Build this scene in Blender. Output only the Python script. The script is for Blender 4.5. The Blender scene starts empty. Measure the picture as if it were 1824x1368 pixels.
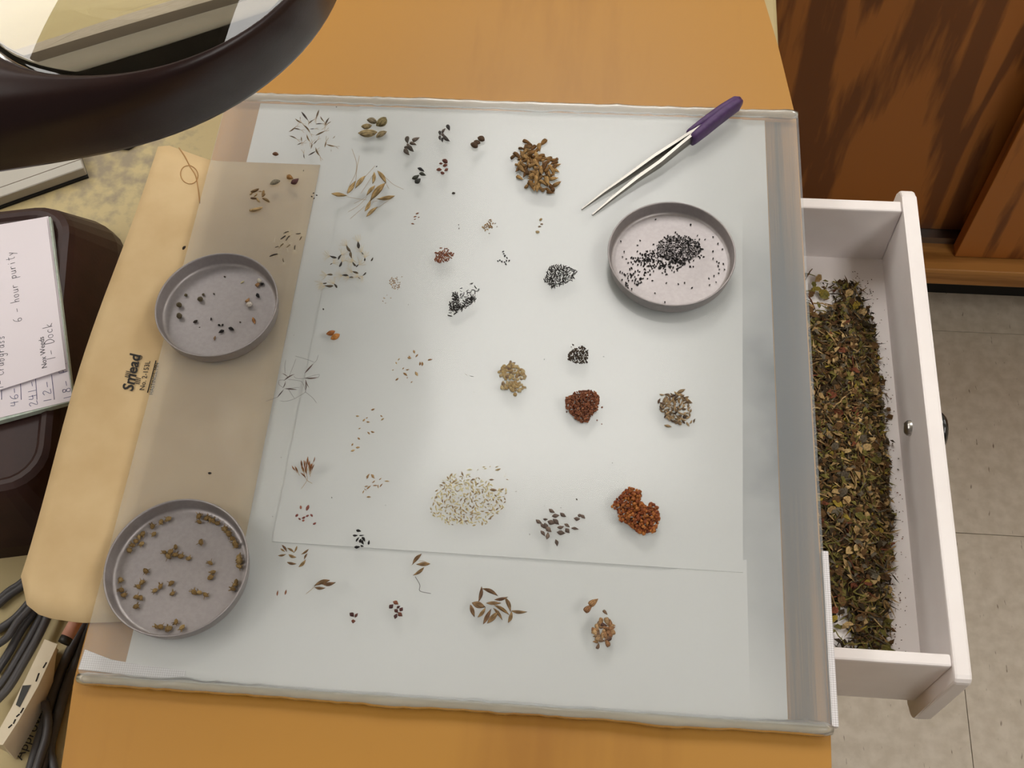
import bpy, bmesh, math, random
from mathutils import Vector, Matrix
random.seed(7)
scene = bpy.context.scene
col = scene.collection
# ---------------------------------------------------------------- camera
FPX, CX, CY = 2050.0, 912.0, 684.0
CAM = Vector((0.2370, -0.1282, 0.5393))
CR = Vector((0.9965, 0.0765, -0.0350)).normalized()
CW = Vector((-0.0677, 0.4832, -0.8729)).normalized()
CU = CR.cross(CW).normalized()
CR = CW.cross(CU).normalized()
cd = bpy.data.cameras.new('camera'); cam = bpy.data.objects.new('camera', cd); col.objects.link(cam)
cd.sensor_width = 36; cd.lens = FPX / 1824 * 36; cd.clip_start = .01
cam.matrix_world = Matrix(((CR.x, CU.x, -CW.x, CAM.x), (CR.y, CU.y, -CW.y, CAM.y), (CR.z, CU.z, -CW.z, CAM.z), (0, 0, 0, 1)))
scene.camera = cam
# ---------------------------------------------------------------- light + exposure
scene.view_settings.view_transform = 'Standard'; scene.view_settings.look = 'None'
scene.view_settings.gamma = 1; scene.view_settings.use_curve_mapping = False
scene.view_settings.exposure = -0.25
wd = bpy.data.worlds.new('room_light'); scene.world = wd; wd.use_nodes = True
wd.node_tree.nodes['Background'].inputs[0].default_value = (1, .96, .93, 1)
wd.node_tree.nodes['Background'].inputs[1].default_value = .17
LAMP = 9.6            # radiance of the ceiling diffusers
ZF = -0.865           # floor
ZC = 1.85             # ceiling
ZB = -0.100           # bench top
TROFFERS = [(.16, 1.50), (-1.50, 1.50), (1.82, 1.50), (1.40, -.55), (-1.40, -.25)]

def W(x, y, z=0.0):   # photo pixel -> point on the horizontal plane z
    d = CR * ((x - CX) / FPX) - CU * ((y - CY) / FPX) + CW
    return CAM + d * ((z - CAM.z) / d.z)
def srgb(r, g, b):
    f = lambda c: (c / 255 / 12.92) if c / 255 <= .04045 else ((c / 255 + .055) / 1.055) ** 2.4
    return (f(r), f(g), f(b), 1)
# ---------------------------------------------------------------- materials
def nodes(m): return m.node_tree.nodes, m.node_tree.links
def pm(name, c1, c2=None, scale=40, rough=.5, metal=0, bump=0, bscale=None, stretch=(1, 1, 1), coat=0, detail=4, lo=.35, hi=.65, trans=0, spec=.5):
    m = bpy.data.materials.new(name); m.use_nodes = True; n, l = nodes(m); b = n['Principled BSDF']
    b.inputs['Roughness'].default_value = rough; b.inputs['Metallic'].default_value = metal
    b.inputs['Coat Weight'].default_value = coat; b.inputs['Specular IOR Level'].default_value = spec
    b.inputs['Base Color'].default_value = c1
    if trans: b.inputs['Transmission Weight'].default_value = trans
    if c2 or bump:
        tc = n.new('ShaderNodeTexCoord'); mp = n.new('ShaderNodeMapping'); mp.inputs['Scale'].default_value = stretch
        l.new(tc.outputs['Object'], mp.inputs[0])
    if c2:
        nz = n.new('ShaderNodeTexNoise'); nz.inputs['Scale'].default_value = scale; nz.inputs['Detail'].default_value = detail
        l.new(mp.outputs[0], nz.inputs['Vector'])
        r = n.new('ShaderNodeValToRGB'); r.color_ramp.elements[0].color = c1; r.color_ramp.elements[1].color = c2
        r.color_ramp.elements[0].position = lo; r.color_ramp.elements[1].position = hi
        l.new(nz.outputs[0], r.inputs[0]); l.new(r.outputs[0], b.inputs['Base Color'])
    if bump:
        nb = n.new('ShaderNodeTexNoise'); nb.inputs['Scale'].default_value = bscale or scale
        l.new(mp.outputs[0], nb.inputs['Vector'])
        bp = n.new('ShaderNodeBump'); bp.inputs['Strength'].default_value = bump; bp.inputs['Distance'].default_value = .002
        l.new(nb.outputs[0], bp.inputs['Height']); l.new(bp.outputs[0], b.inputs['Normal'])
    return m
def seedmat(name, cols, rough=.55, streak=0):
    m = bpy.data.materials.new(name); m.use_nodes = True; n, l = nodes(m); b = n['Principled BSDF']
    oi = n.new('ShaderNodeObjectInfo'); r = n.new('ShaderNodeValToRGB'); e = r.color_ramp.elements
    e[0].color = cols[0]; e[0].position = 0; e[1].color = cols[-1]; e[1].position = 1
    for i, c in enumerate(cols[1:-1]):
        x = e.new((i + 1) / (len(cols) - 1)); x.color = c
    l.new(oi.outputs['Random'], r.inputs[0])
    tc = n.new('ShaderNodeTexCoord'); mp = n.new('ShaderNodeMapping')
    mp.inputs['Scale'].default_value = (1.5, 9, 9) if streak else (4, 4, 4)
    l.new(tc.outputs['Object'], mp.inputs[0])
    nz = n.new('ShaderNodeTexNoise'); nz.inputs['Scale'].default_value = 1.5
    l.new(mp.outputs[0], nz.inputs['Vector'])
    mx = n.new('ShaderNodeMix'); mx.data_type = 'RGBA'; mx.blend_type = 'MULTIPLY'
    mr = n.new('ShaderNodeMapRange'); mr.inputs[1].default_value = .38; mr.inputs[2].default_value = .62
    mr.inputs[3].default_value = .45 if streak else .7; mr.inputs[4].default_value = 1.2
    l.new(nz.outputs[0], mr.inputs[0]); mx.inputs[0].default_value = 1
    l.new(r.outputs[0], mx.inputs[6]); l.new(mr.outputs[0], mx.inputs[7]); l.new(mx.outputs[2], b.inputs['Base Color'])
    b.inputs['Roughness'].default_value = min(.9, rough + .2); b.inputs['Specular IOR Level'].default_value = .25
    return m
def wood(name, c1, c2, axis, freq, dist, rough=.45, coat=.15, dscale=1.5, stretch=.12, hi=.6, lo=.25):
    m = bpy.data.materials.new(name); m.use_nodes = True; n, l = nodes(m); b = n['Principled BSDF']
    tc = n.new('ShaderNodeTexCoord'); mp = n.new('ShaderNodeMapping'); s = [1, 1, 1]; s[axis] = stretch  # grain direction
    mp.inputs['Scale'].default_value = s; l.new(tc.outputs['Object'], mp.inputs[0])
    n1 = n.new('ShaderNodeTexNoise'); n1.inputs['Scale'].default_value = freq; n1.inputs['Detail'].default_value = 2
    n1.inputs['Distortion'].default_value = dist; l.new(mp.outputs[0], n1.inputs['Vector'])
    mth = n.new('ShaderNodeMath'); mth.operation = 'MULTIPLY'; mth.inputs[1].default_value = dscale; l.new(n1.outputs[0], mth.inputs[0])
    fr = n.new('ShaderNodeMath'); fr.operation = 'PINGPONG'; fr.inputs[1].default_value = .5; l.new(mth.outputs[0], fr.inputs[0])
    n2 = n.new('ShaderNodeTexNoise'); n2.inputs['Scale'].default_value = freq * 14; n2.inputs['Detail'].default_value = 3
    l.new(mp.outputs[0], n2.inputs['Vector'])
    ad = n.new('ShaderNodeMath'); ad.operation = 'MULTIPLY_ADD'; ad.inputs[1].default_value = .45; l.new(n2.outputs[0], ad.inputs[0]); l.new(fr.outputs[0], ad.inputs[2])
    r = n.new('ShaderNodeValToRGB'); r.color_ramp.elements[0].color = c1; r.color_ramp.elements[1].color = c2
    r.color_ramp.elements[0].position = lo; r.color_ramp.elements[1].position = hi
    l.new(ad.outputs[0], r.inputs[0]); l.new(r.outputs[0], b.inputs['Base Color'])
    b.inputs['Roughness'].default_value = rough; b.inputs['Coat Weight'].default_value = coat; b.inputs['Coat Roughness'].default_value = .3
    return m
def glassy(name, tint, haze, hazew, rough, fres=1.45, glossw=1.0):
    m = bpy.data.materials.new(name); m.use_nodes = True; n, l = nodes(m)
    n.remove(n['Principled BSDF']); out = n['Material Output']
    t = n.new('ShaderNodeBsdfTransparent'); t.inputs[0].default_value = tint
    d = n.new('ShaderNodeBsdfDiffuse'); d.inputs[0].default_value = haze
    mx = n.new('ShaderNodeMixShader'); mx.inputs[0].default_value = hazew; l.new(t.outputs[0], mx.inputs[1]); l.new(d.outputs[0], mx.inputs[2])
    g = n.new('ShaderNodeBsdfGlossy'); g.inputs['Roughness'].default_value = rough
    f = n.new('ShaderNodeFresnel'); f.inputs[0].default_value = fres
    mu = n.new('ShaderNodeMath'); mu.operation = 'MULTIPLY'; mu.inputs[1].default_value = glossw; l.new(f.outputs[0], mu.inputs[0])
    m2 = n.new('ShaderNodeMixShader'); l.new(mu.outputs[0], m2.inputs[0]); l.new(mx.outputs[0], m2.inputs[1]); l.new(g.outputs[0], m2.inputs[2])
    l.new(m2.outputs[0], out.inputs[0]); return m
# ---------------------------------------------------------------- objects
def tag(o, label=None, cat=None, group=None, kind=None):
    if label: o['label'] = label
    if cat: o['category'] = cat
    if group: o['group'] = group
    if kind: o['kind'] = kind
    return o
def link(name, me, parent=None, m=None, loc=None):
    o = bpy.data.objects.new(name, me); col.objects.link(o)
    if m is not None and me is not None and not me.materials: me.materials.append(m)
    if parent: o.parent = parent
    if loc is not None: o.location = loc
    return o
def empty(name, loc=(0, 0, 0), rz=0):
    o = bpy.data.objects.new(name, None); col.objects.link(o); o.location = loc; o.rotation_euler.z = rz; o.empty_display_size = .01; return o
def rel(o, parent):    # world-space mesh under a parent that sits elsewhere
    o.parent = parent; o.matrix_parent_inverse = Matrix.LocRotScale(parent.location, parent.rotation_euler, None).inverted(); return o
def mk(name, vs, fs, m, parent=None, smooth=False):
    me = bpy.data.meshes.new(name); me.from_pydata([tuple(v) for v in vs], [], fs); me.update()
    if smooth: me.polygons.foreach_set('use_smooth', [True] * len(me.polygons))
    o = link(name, me, None, m)
    if parent: rel(o, parent)
    return o
def bmo(name, bm, m, parent=None, smooth=False):
    bmesh.ops.recalc_face_normals(bm, faces=bm.faces[:])
    me = bpy.data.meshes.new(name); bm.to_mesh(me); bm.free()
    if smooth: me.polygons.foreach_set('use_smooth', [True] * len(me.polygons))
    o = link(name, me, None, m)
    if parent: rel(o, parent)
    return o
def prism(name, pts, z0, z1, m, parent=None, bev=0, seg=2):
    bm = bmesh.new(); b = [bm.verts.new((p[0], p[1], z0)) for p in pts]; t = [bm.verts.new((p[0], p[1], z1)) for p in pts]
    k = len(pts); bm.faces.new(t); bm.faces.new(b[::-1])
    for i in range(k): bm.faces.new((b[i], b[(i + 1) % k], t[(i + 1) % k], t[i]))
    if bev: bmesh.ops.bevel(bm, geom=bm.edges[:], offset=bev, segments=seg, affect='EDGES', profile=.5)
    return bmo(name, bm, m, parent)
def box(name, x0, x1, y0, y1, z0, z1, m, parent=None, bev=0, seg=2):
    return prism(name, [(x0, y0), (x1, y0), (x1, y1), (x0, y1)], z0, z1, m, parent, bev, seg)
def tubegeo(pts, r, n=8, vs=None, fs=None):
    vs = [] if vs is None else vs; fs = [] if fs is None else fs; base = len(vs)
    pts = [Vector(p) for p in pts]; R = r if isinstance(r, (list, tuple)) else [r] * len(pts)
    up = Vector((0, 0, 1))
    for i, p in enumerate(pts):
        t = (pts[min(i + 1, len(pts) - 1)] - pts[max(i - 1, 0)]).normalized()
        s = t.cross(up)
        s = s.normalized() if s.length > 1e-4 else Vector((1, 0, 0)); u = s.cross(t)
        for k in range(n):
            a = 2 * math.pi * k / n; vs.append(p + s * (math.cos(a) * R[i]) + u * (math.sin(a) * R[i]))
    for i in range(len(pts) - 1):
        for k in range(n):
            a = base + i * n + k; b = base + i * n + (k + 1) % n; fs.append((a, b, b + n, a + n))
    fs.append(tuple(base + k for k in range(n))[::-1]); fs.append(tuple(base + (len(pts) - 1) * n + k for k in range(n)))
    return vs, fs
def tube(name, pts, r, m, parent=None, n=8):
    vs, fs = tubegeo(pts, r, n); return mk(name, vs, fs, m, parent, True)
def smoothline(pts, k=6):      # Catmull-Rom
    P = [Vector(p) for p in pts]; P = [P[0] * 2 - P[1]] + P + [P[-1] * 2 - P[-2]]; out = []
    for i in range(1, len(P) - 2):
        for j in range(k):
            t = j / k
            out.append(.5 * ((2 * P[i]) + (P[i + 1] - P[i - 1]) * t + (2 * P[i - 1] - 5 * P[i] + 4 * P[i + 1] - P[i + 2]) * t * t + (3 * P[i] - P[i - 1] - 3 * P[i + 1] + P[i + 2]) * t ** 3))
    out.append(P[-2]); return out
def lathe(name, prof, n, m, parent=None, loc=(0, 0, 0), smooth=True):
    vs, fs = [], []
    for r, z in prof:
        for k in range(n):
            a = 2 * math.pi * k / n; vs.append((loc[0] + r * math.cos(a), loc[1] + r * math.sin(a), loc[2] + z))
    for i in range(len(prof) - 1):
        for k in range(n): fs.append((i * n + k, i * n + (k + 1) % n, (i + 1) * n + (k + 1) % n, (i + 1) * n + k))
    return mk(name, vs, fs, m, parent, smooth)
def roundrect(cx, cy, w, h, r, rz=0, k=6):
    pts = []
    for sx, sy, a0 in ((1, 1, 0), (-1, 1, 90), (-1, -1, 180), (1, -1, 270)):
        for j in range(k + 1):
            a = math.radians(a0 + 90 * j / k); pts.append((sx * (w / 2 - r) + r * math.cos(a), sy * (h / 2 - r) + r * math.sin(a)))
    c, s = math.cos(rz), math.sin(rz)
    return [(cx + x * c - y * s, cy + x * s + y * c) for x, y in pts]
def textmesh(name, body, size, m, parent, loc, rz, shear=0, offset=0, depth=.00003):
    cu = bpy.data.curves.new(name, 'FONT'); cu.body = body; cu.size = size; cu.shear = shear; cu.offset = offset; cu.extrude = depth; cu.resolution_u = 3
    t = bpy.data.objects.new('tmp', cu); col.objects.link(t)
    dg = bpy.context.evaluated_depsgraph_get(); me = bpy.data.meshes.new_from_object(t.evaluated_get(dg)); bpy.data.objects.remove(t)
    me.materials.clear(); o = link(name, me, None, m); o.location = loc; o.rotation_euler = (0, 0, rz)
    if parent: o.parent = parent; o.matrix_parent_inverse = Matrix.LocRotScale(parent.location, parent.rotation_euler, None).inverted()
    return o

# ================================================================ SETTING
M_floor = pm('vinyl_tile', srgb(208, 197, 180), srgb(192, 180, 161), 60, .5, bump=.05, detail=8)
def floor_speck(m):
    n, l = nodes(m); b = n['Principled BSDF']; src = b.inputs['Base Color'].links[0].from_socket
    tc = n.new('ShaderNodeTexCoord'); mp = n.new('ShaderNodeMapping'); mp.inputs['Scale'].default_value = (3.2, .7, 1); l.new(tc.outputs['Object'], mp.inputs[0])
    v = n.new('ShaderNodeTexNoise'); v.inputs['Scale'].default_value = 70; v.inputs['Detail'].default_value = 2; l.new(mp.outputs[0], v.inputs['Vector'])
    r = n.new('ShaderNodeMapRange'); r.inputs[1].default_value = .69; r.inputs[2].default_value = .78; l.new(v.outputs[0], r.inputs[0])
    mx = n.new('ShaderNodeMix'); mx.data_type = 'RGBA'; mx.inputs[7].default_value = srgb(104, 84, 62); l.new(r.outputs[0], mx.inputs[0]); l.new(src, mx.inputs[6]); l.new(mx.outputs[2], b.inputs['Base Color'])
floor_speck(M_floor)
M_grout = pm('tile_joint', srgb(95, 84, 70), rough=.8)
fl = box('floor', -2.4, 3.0, -2.4, 2.6, ZF - .05, ZF - .0015, M_grout); tag(fl, 'beige speckled vinyl tile floor', kind='structure')
T = .306
tile_me = None
for i in range(-7, 8):
    for j in range(-6, 7):
        x0 = .704 + (i - 1) * T; y0 = .158 + j * T
        if tile_me is None:
            o = box('tile', 0, T - .0008, 0, T - .0008, -.0015, 0, M_floor, None, .0002, 1); tile_me = o.data
        else: o = link('tile', tile_me)
        o.location = (x0, y0, ZF); o.parent = fl
M_wall = pm('wall_paint', srgb(214, 206, 188), rough=.8)
M_ceil = pm('ceiling_tile', srgb(205, 203, 196), srgb(190, 188, 182), 200, .9)
tag(box('ceiling', -2.4, 3.0, -2.4, 2.6, ZC, ZC + .05, M_ceil), 'white tiled ceiling', kind='structure')
tag(box('wall_back', -2.4, 3.0, 2.6, 2.7, ZF, ZC, M_wall), 'cream painted back wall', kind='structure')
tag(box('wall_left', -2.5, -2.4, -2.4, 2.6, ZF, ZC, M_wall), 'cream painted left wall', kind='structure')
tag(box('wall_right', 3.0, 3.1, -2.4, 2.6, ZF, ZC, M_wall), 'cream painted right wall', kind='structure')
M_em = bpy.data.materials.new('lamp_diffuser'); M_em.use_nodes = True
n, l = nodes(M_em); n.remove(n['Principled BSDF']); e = n.new('ShaderNodeEmission'); e.inputs[0].default_value = (1, .965, .92, 1); e.inputs[1].default_value = LAMP
l.new(e.outputs[0], n['Material Output'].inputs[0])
M_frame = pm('lamp_frame', srgb(220, 220, 215), rough=.4)
for i, (x, y) in enumerate(TROFFERS):
    t = empty('ceiling_light', (x, y, ZC - .02))
    tag(t, ['ceiling light panel straight above the workboard', 'ceiling light panel toward the back left corner', 'ceiling light panel toward the back right corner',
            'ceiling light panel to the right of the workboard', 'ceiling light panel to the left of the workboard'][i], 'ceiling light', 'ceiling light panels')
    for a in ((-.33, .33, -.63, -.60), (-.33, .33, .60, .63), (-.33, -.30, -.6, .6), (.30, .33, -.6, .6)):
        o = box('frame', a[0], a[1], a[2], a[3], -.01, .02, M_frame, None); o.parent = t
    o = box('diffuser', -.30, .30, -.60, .60, 0, .01, M_em, None); o.parent = t
# ================================================================ CABINET behind
M_ply = wood('fir_plywood', srgb(122, 69, 23), srgb(178, 109, 43), 2, 8.5, .35, .55, .08, 5.5, .11, .54, .38)
M_oak = wood('oak_rail', srgb(150, 98, 42), srgb(196, 138, 70), 0, 26, .4, .5, .1, 2, .06)
M_metal = pm('aluminium_track', srgb(150, 150, 148), rough=.35, metal=1)
M_black = pm('black_recess', srgb(22, 20, 18), rough=.8)
YC = .7795
cab = empty('sliding_door_cabinet', (1.0, YC + .3, ZF)); tag(cab, 'dark plywood cabinet with sliding doors beyond the drawer', 'cabinet')
zr0, zr1 = -.765, -.732
box('bottom_rail', .10, 1.9, YC, YC + .40, zr0, zr1, M_oak, cab, .0015)
box('toe_kick', .12, 1.88, YC + .055, YC + .40, ZF, zr0, M_black, cab)
box('track', .12, 1.88, YC + .045, YC + .072, zr1, zr1 + .006, M_metal, cab)
box('track', .12, 1.88, YC + .043, YC + .046, zr1, zr1 + .012, M_metal, cab)
xs = W(1705, 458, zr1 + .01).x
d1 = box('sliding_door', .14, xs + .06, YC + .062, YC + .078, zr1 + .006, -.02, M_ply, cab, .001); d1['label'] = 'rear sliding door'
d2 = box('sliding_door', xs, 1.86, YC + .022, YC + .040, zr1 + .001, -.02, M_ply, cab, .001); d2['label'] = 'front sliding door'
box('side_panel', .10, .12, YC + .01, YC + .40, zr1, -.02, M_ply, cab); box('side_panel', 1.88, 1.90, YC + .01, YC + .40, zr1, -.02, M_ply, cab)
box('back_panel', .12, 1.88, YC + .38, YC + .40, zr1, -.02, M_ply, cab)
box('cabinet_top', .09, 1.91, YC - .01, YC + .41, -.02, .01, pm('cabinet_laminate', srgb(200, 190, 150), rough=.5), cab, .002)
# ================================================================ BENCH
M_counter = pm('cream_laminate', srgb(190, 173, 126), srgb(184, 166, 120), 12, .55, bump=.02)
def worn(m):
    n, l = nodes(m); b = n['Principled BSDF']; src = b.inputs['Base Color'].links[0].from_socket
    tc = n.new('ShaderNodeTexCoord')
    v = n.new('ShaderNodeTexNoise'); v.inputs['Scale'].default_value = 110; v.inputs['Detail'].default_value = 5; l.new(tc.outputs['Object'], v.inputs['Vector'])
    sx = n.new('ShaderNodeVectorMath'); sx.operation = 'DISTANCE'; p = W(195, 285, ZB); sx.inputs[1].default_value = (p.x, p.y, ZB)
    l.new(tc.outputs['Object'], sx.inputs[0])
    r0 = n.new('ShaderNodeMapRange'); r0.inputs[1].default_value = .01; r0.inputs[2].default_value = .085; r0.inputs[3].default_value = .22; r0.inputs[4].default_value = -.12
    l.new(sx.outputs['Value'], r0.inputs[0])
    ad = n.new('ShaderNodeMath'); l.new(v.outputs[0], ad.inputs[0]); l.new(r0.outputs[0], ad.inputs[1])
    r = n.new('ShaderNodeMapRange'); r.inputs[1].default_value = .5; r.inputs[2].default_value = .8; r.inputs[4].default_value = .75; l.new(ad.outputs[0], r.inputs[0])
    mx = n.new('ShaderNodeMix'); mx.data_type = 'RGBA'; mx.inputs[7].default_value = srgb(128, 118, 104); l.new(r.outputs[0], mx.inputs[0]); l.new(src, mx.inputs[6]); l.new(mx.outputs[2], b.inputs['Base Color'])
worn(M_counter)
XB = .366
bench = empty('laminate_bench', (-.3, .2, ZF)); tag(bench, 'worn cream laminate bench under the workboard', 'bench')
box('worktop', -1.2, XB, -.35, .755, ZB - .03, ZB, M_counter, bench, .003)
M_bench = pm('bench_body', srgb(150, 138, 112), rough=.6)
box('bench_cabinet', -1.15, XB - .02, -.28, .74, ZF + .1, ZB - .03, M_bench, bench)
box('plinth', -1.13, XB - .06, -.22, .72, ZF, ZF + .1, M_black, bench)
# ================================================================ WORKBOARD BOX
M_birch = wood('birch_ply', srgb(158, 106, 24), srgb(176, 124, 38), 1, 7, .8, .5, .25, 1.2, .16)
M_birch_e = pm('ply_edge', srgb(178, 132, 66), srgb(140, 98, 44), 8, .6, stretch=(1, 1, 60))
ZT = -.0095
wb = empty('workboard_box', (.178, .2, ZB)); tag(wb, 'golden birch plywood workboard box holding the light plate and drawer', 'workboard')
poly = [(.006, -.10), (.3535, -.10), (.356, 0), (.356, .372), (.3548, .381), (.3472, .4342), (.3398, .4746), (.325, .56), (.03, .56), (.012, .4746), (.003, .4342), (-.004, .381), (-.005, 0)]
o = prism('top_board', poly, ZT - .014, ZT, M_birch, wb, .0012, 2)
box('side_panel', -.002, .008, -.095, .5, ZB, ZT - .014, M_birch_e, wb)
box('side_panel', .340, .352, -.095, .030, ZB, ZT - .014, M_birch_e, wb)
box('side_panel', .340, .3425, .345, .47, ZB, ZT - .014, M_birch_e, wb)
box('front_panel', .008, .340, -.095, -.083, ZB, ZT - .014, M_birch_e, wb)
box('back_panel', .03, .33, .488, .5, ZB, ZT - .014, M_birch_e, wb)
# under-lay and papers below the plate ------------------------------------------
M_under = pm('white_underlay', srgb(238, 238, 236), rough=.7)
def underlay_shade(m):  # soft mottled grey shade painted into the underlay colour towards its right edge
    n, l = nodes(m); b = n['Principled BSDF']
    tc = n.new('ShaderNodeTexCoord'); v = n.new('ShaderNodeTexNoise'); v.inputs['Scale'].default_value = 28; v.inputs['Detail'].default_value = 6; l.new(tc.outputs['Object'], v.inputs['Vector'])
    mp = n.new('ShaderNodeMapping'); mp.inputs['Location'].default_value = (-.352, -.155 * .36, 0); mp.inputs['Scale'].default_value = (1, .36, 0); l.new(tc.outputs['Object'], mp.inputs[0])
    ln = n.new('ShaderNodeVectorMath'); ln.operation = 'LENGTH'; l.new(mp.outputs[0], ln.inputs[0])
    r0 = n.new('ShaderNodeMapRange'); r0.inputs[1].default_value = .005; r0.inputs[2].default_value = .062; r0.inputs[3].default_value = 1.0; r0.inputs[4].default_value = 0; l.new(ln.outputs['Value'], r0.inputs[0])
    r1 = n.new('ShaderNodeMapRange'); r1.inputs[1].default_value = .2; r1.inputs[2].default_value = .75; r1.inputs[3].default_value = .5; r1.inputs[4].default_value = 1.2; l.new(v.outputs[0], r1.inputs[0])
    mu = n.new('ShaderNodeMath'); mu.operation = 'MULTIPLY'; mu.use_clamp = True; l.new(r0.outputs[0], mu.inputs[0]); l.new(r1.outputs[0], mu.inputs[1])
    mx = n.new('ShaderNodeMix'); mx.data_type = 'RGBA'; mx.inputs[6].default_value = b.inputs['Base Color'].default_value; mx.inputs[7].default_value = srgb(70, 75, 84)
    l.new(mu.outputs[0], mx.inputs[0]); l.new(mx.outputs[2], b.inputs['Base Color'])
underlay_shade(M_under)
M_paper = pm('white_paper', srgb(239, 239, 237), rough=.8)
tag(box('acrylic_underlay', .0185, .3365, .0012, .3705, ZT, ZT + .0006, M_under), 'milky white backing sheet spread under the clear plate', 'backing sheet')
tag(prism('paper_sheet', [(.0854, .035), (.3190, .0815), (.3190, .0030), (.0900, .0030)], ZT + .0007, ZT + .0015, M_paper), 'white paper strip under the plate with a slanting upper edge', 'paper')
tag(prism('paper_sheet', [(.0795, .0759), (.3170, .0745), (.3225, .3695), (.0830, .3695)], ZT + .0016, ZT + .0022, M_paper), 'large white paper sheet under the clear plate behind the seeds', 'paper')
M_strip = wood('veneer_strip', srgb(112, 92, 70), srgb(176, 132, 80), 1, 60, .3, .7, 0, 2.5, .02)
def strip_shade(m):  # the same grey shade painted over the tan streaks, mid-length of the strip
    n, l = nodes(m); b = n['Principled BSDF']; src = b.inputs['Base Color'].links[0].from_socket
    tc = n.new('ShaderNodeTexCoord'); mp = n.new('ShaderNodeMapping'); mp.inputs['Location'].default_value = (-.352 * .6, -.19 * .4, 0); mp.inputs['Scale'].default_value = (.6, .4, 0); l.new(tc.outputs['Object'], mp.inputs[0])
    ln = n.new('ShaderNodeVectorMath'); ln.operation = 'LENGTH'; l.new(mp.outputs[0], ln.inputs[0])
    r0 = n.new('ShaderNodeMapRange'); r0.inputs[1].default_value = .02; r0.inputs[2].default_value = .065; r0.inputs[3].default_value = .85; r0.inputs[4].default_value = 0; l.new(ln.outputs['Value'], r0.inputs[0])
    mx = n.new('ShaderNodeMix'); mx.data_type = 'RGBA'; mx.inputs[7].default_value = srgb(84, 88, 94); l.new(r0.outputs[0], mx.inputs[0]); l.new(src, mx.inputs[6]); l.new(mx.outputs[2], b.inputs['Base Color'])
strip_shade(M_strip)
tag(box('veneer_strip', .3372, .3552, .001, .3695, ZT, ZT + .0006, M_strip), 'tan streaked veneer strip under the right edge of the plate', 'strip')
# textured diffuser off-cuts
M_prism = bpy.data.materials.new('prismatic_acrylic'); M_prism.use_nodes = True
n, l = nodes(M_prism); b = n['Principled BSDF']; tc = n.new('ShaderNodeTexCoord'); mp = n.new('ShaderNodeMapping'); mp.inputs['Rotation'].default_value = (0, 0, .785); l.new(tc.outputs['Object'], mp.inputs[0])
ck = n.new('ShaderNodeTexChecker'); ck.inputs['Scale'].default_value = 1300; ck.inputs[1].default_value = srgb(250, 247, 250); ck.inputs[2].default_value = srgb(218, 214, 216); l.new(mp.outputs[0], ck.inputs[0]); l.new(ck.outputs[0], b.inputs['Base Color']); b.inputs['Roughness'].default_value = .35
pr = [W(153, 1158, ZT), W(200, 1176, ZT), W(262, 1187, ZT), W(331, 1195, ZT), W(331, 1214, ZT), W(141, 1193, ZT)]
tag(prism('diffuser_offcut', pr, ZT + .0001, ZT + .0012, M_prism), 'white textured diffuser piece in the near left corner of the plate', 'diffuser')
tag(box('diffuser_strip', .3562, .3592, .002, .088, ZT - .001, ZT + .003, M_prism), 'white textured diffuser strip along the near right plate edge', 'diffuser')
# manila folder ----------------------------------------------------------------
M_manila = pm('manila_card', srgb(214, 186, 140), srgb(205, 175, 128), 35, .7, bump=.02)
fv = []; ff = []; NX, NY = 16, 26
FL0, FL1 = W(285, 258, -.004), W(36, 1040, -.004)
for j in range(NY + 1):
    v = j / NY
    yT = .3275; yB = .0325
    for i in range(NX + 1):
        u = i / NX
        xl = FL0.x + (FL1.x - FL0.x) * v + .0015 * math.sin(v * 9) - .004 * math.sin(math.pi * v)
        x = xl + (.0655 - xl) * u
        y = (FL0.y + .0005) + (FL1.y - .0155 - FL0.y) * v
        y += .014 * u * u * v
        y -= .0095 * min(1, (x - xl) / .035) * (1 - v) + .0035 * min(1, (x - xl) / .035) * v
        # rounded corners on the free side
        du = x - xl
        c = .020
        if du < c and v > .9: y += (1 - math.sqrt(max(0, 1 - ((c - du) / c) ** 2))) * .018 * (v - .9) / .1
        if du < .006 and v < .06: y -= (.006 - du) * .6 * (1 - v / .06)
        lift = max(0, (-.006 - x) / .04); z = ZT + .0024 + .0045 * lift * (1 + .4 * math.sin(v * 7 + 1)) 
        fv.append((x, y, z))
for j in range(NY):
    for i in range(NX):
        a = j * (NX + 1) + i; ff.append((a, a + NX + 1, a + NX + 2, a + 1))
folder = empty('manila_folder', (.01, .18, ZT + .0016)); tag(folder, 'manila folder slipped under the left edge of the plate', 'folder')
o = mk('folder_leaf', fv, ff, M_manila, folder, True)
md = o.modifiers.new('thick', 'SOLIDIFY'); md.thickness = .0006; md.offset = 1
M_ink = pm('black_ink', srgb(34, 28, 24), rough=.7)
def on_folder(x, y):
    v = (FL0.y + .0005 - .006 - y) / (FL0.y - FL1.y + .0155) if y else .55
    return ZT + .0024 + .0045 * max(0, (-.006 - x) / .04) * (1 + .4 * math.sin(v * 7 + 1)) + .0013
pA = W(236, 695, -.005); pB = W(248, 639, -.005); fang = math.atan2(pB.y - pA.y, pB.x - pA.x)
for nm, body, sz, px, py, sh, of in (('logo_print', 'Smead', .0088, 236, 697, .25, .0002), ('number_print', 'No. 2-153L', .0040, 256, 694, 0, .00002), ('maker_print', 'HASTINGS, MN', .0030, 271, 702, 0, 0), ('registered_print', '®', .0045, 252, 641, 0, 0)):
    q = W(px, py, -.005); textmesh(nm, body, sz, M_ink, folder, (q.x, q.y, on_folder(q.x, q.y)), fang, sh, of)
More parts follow.
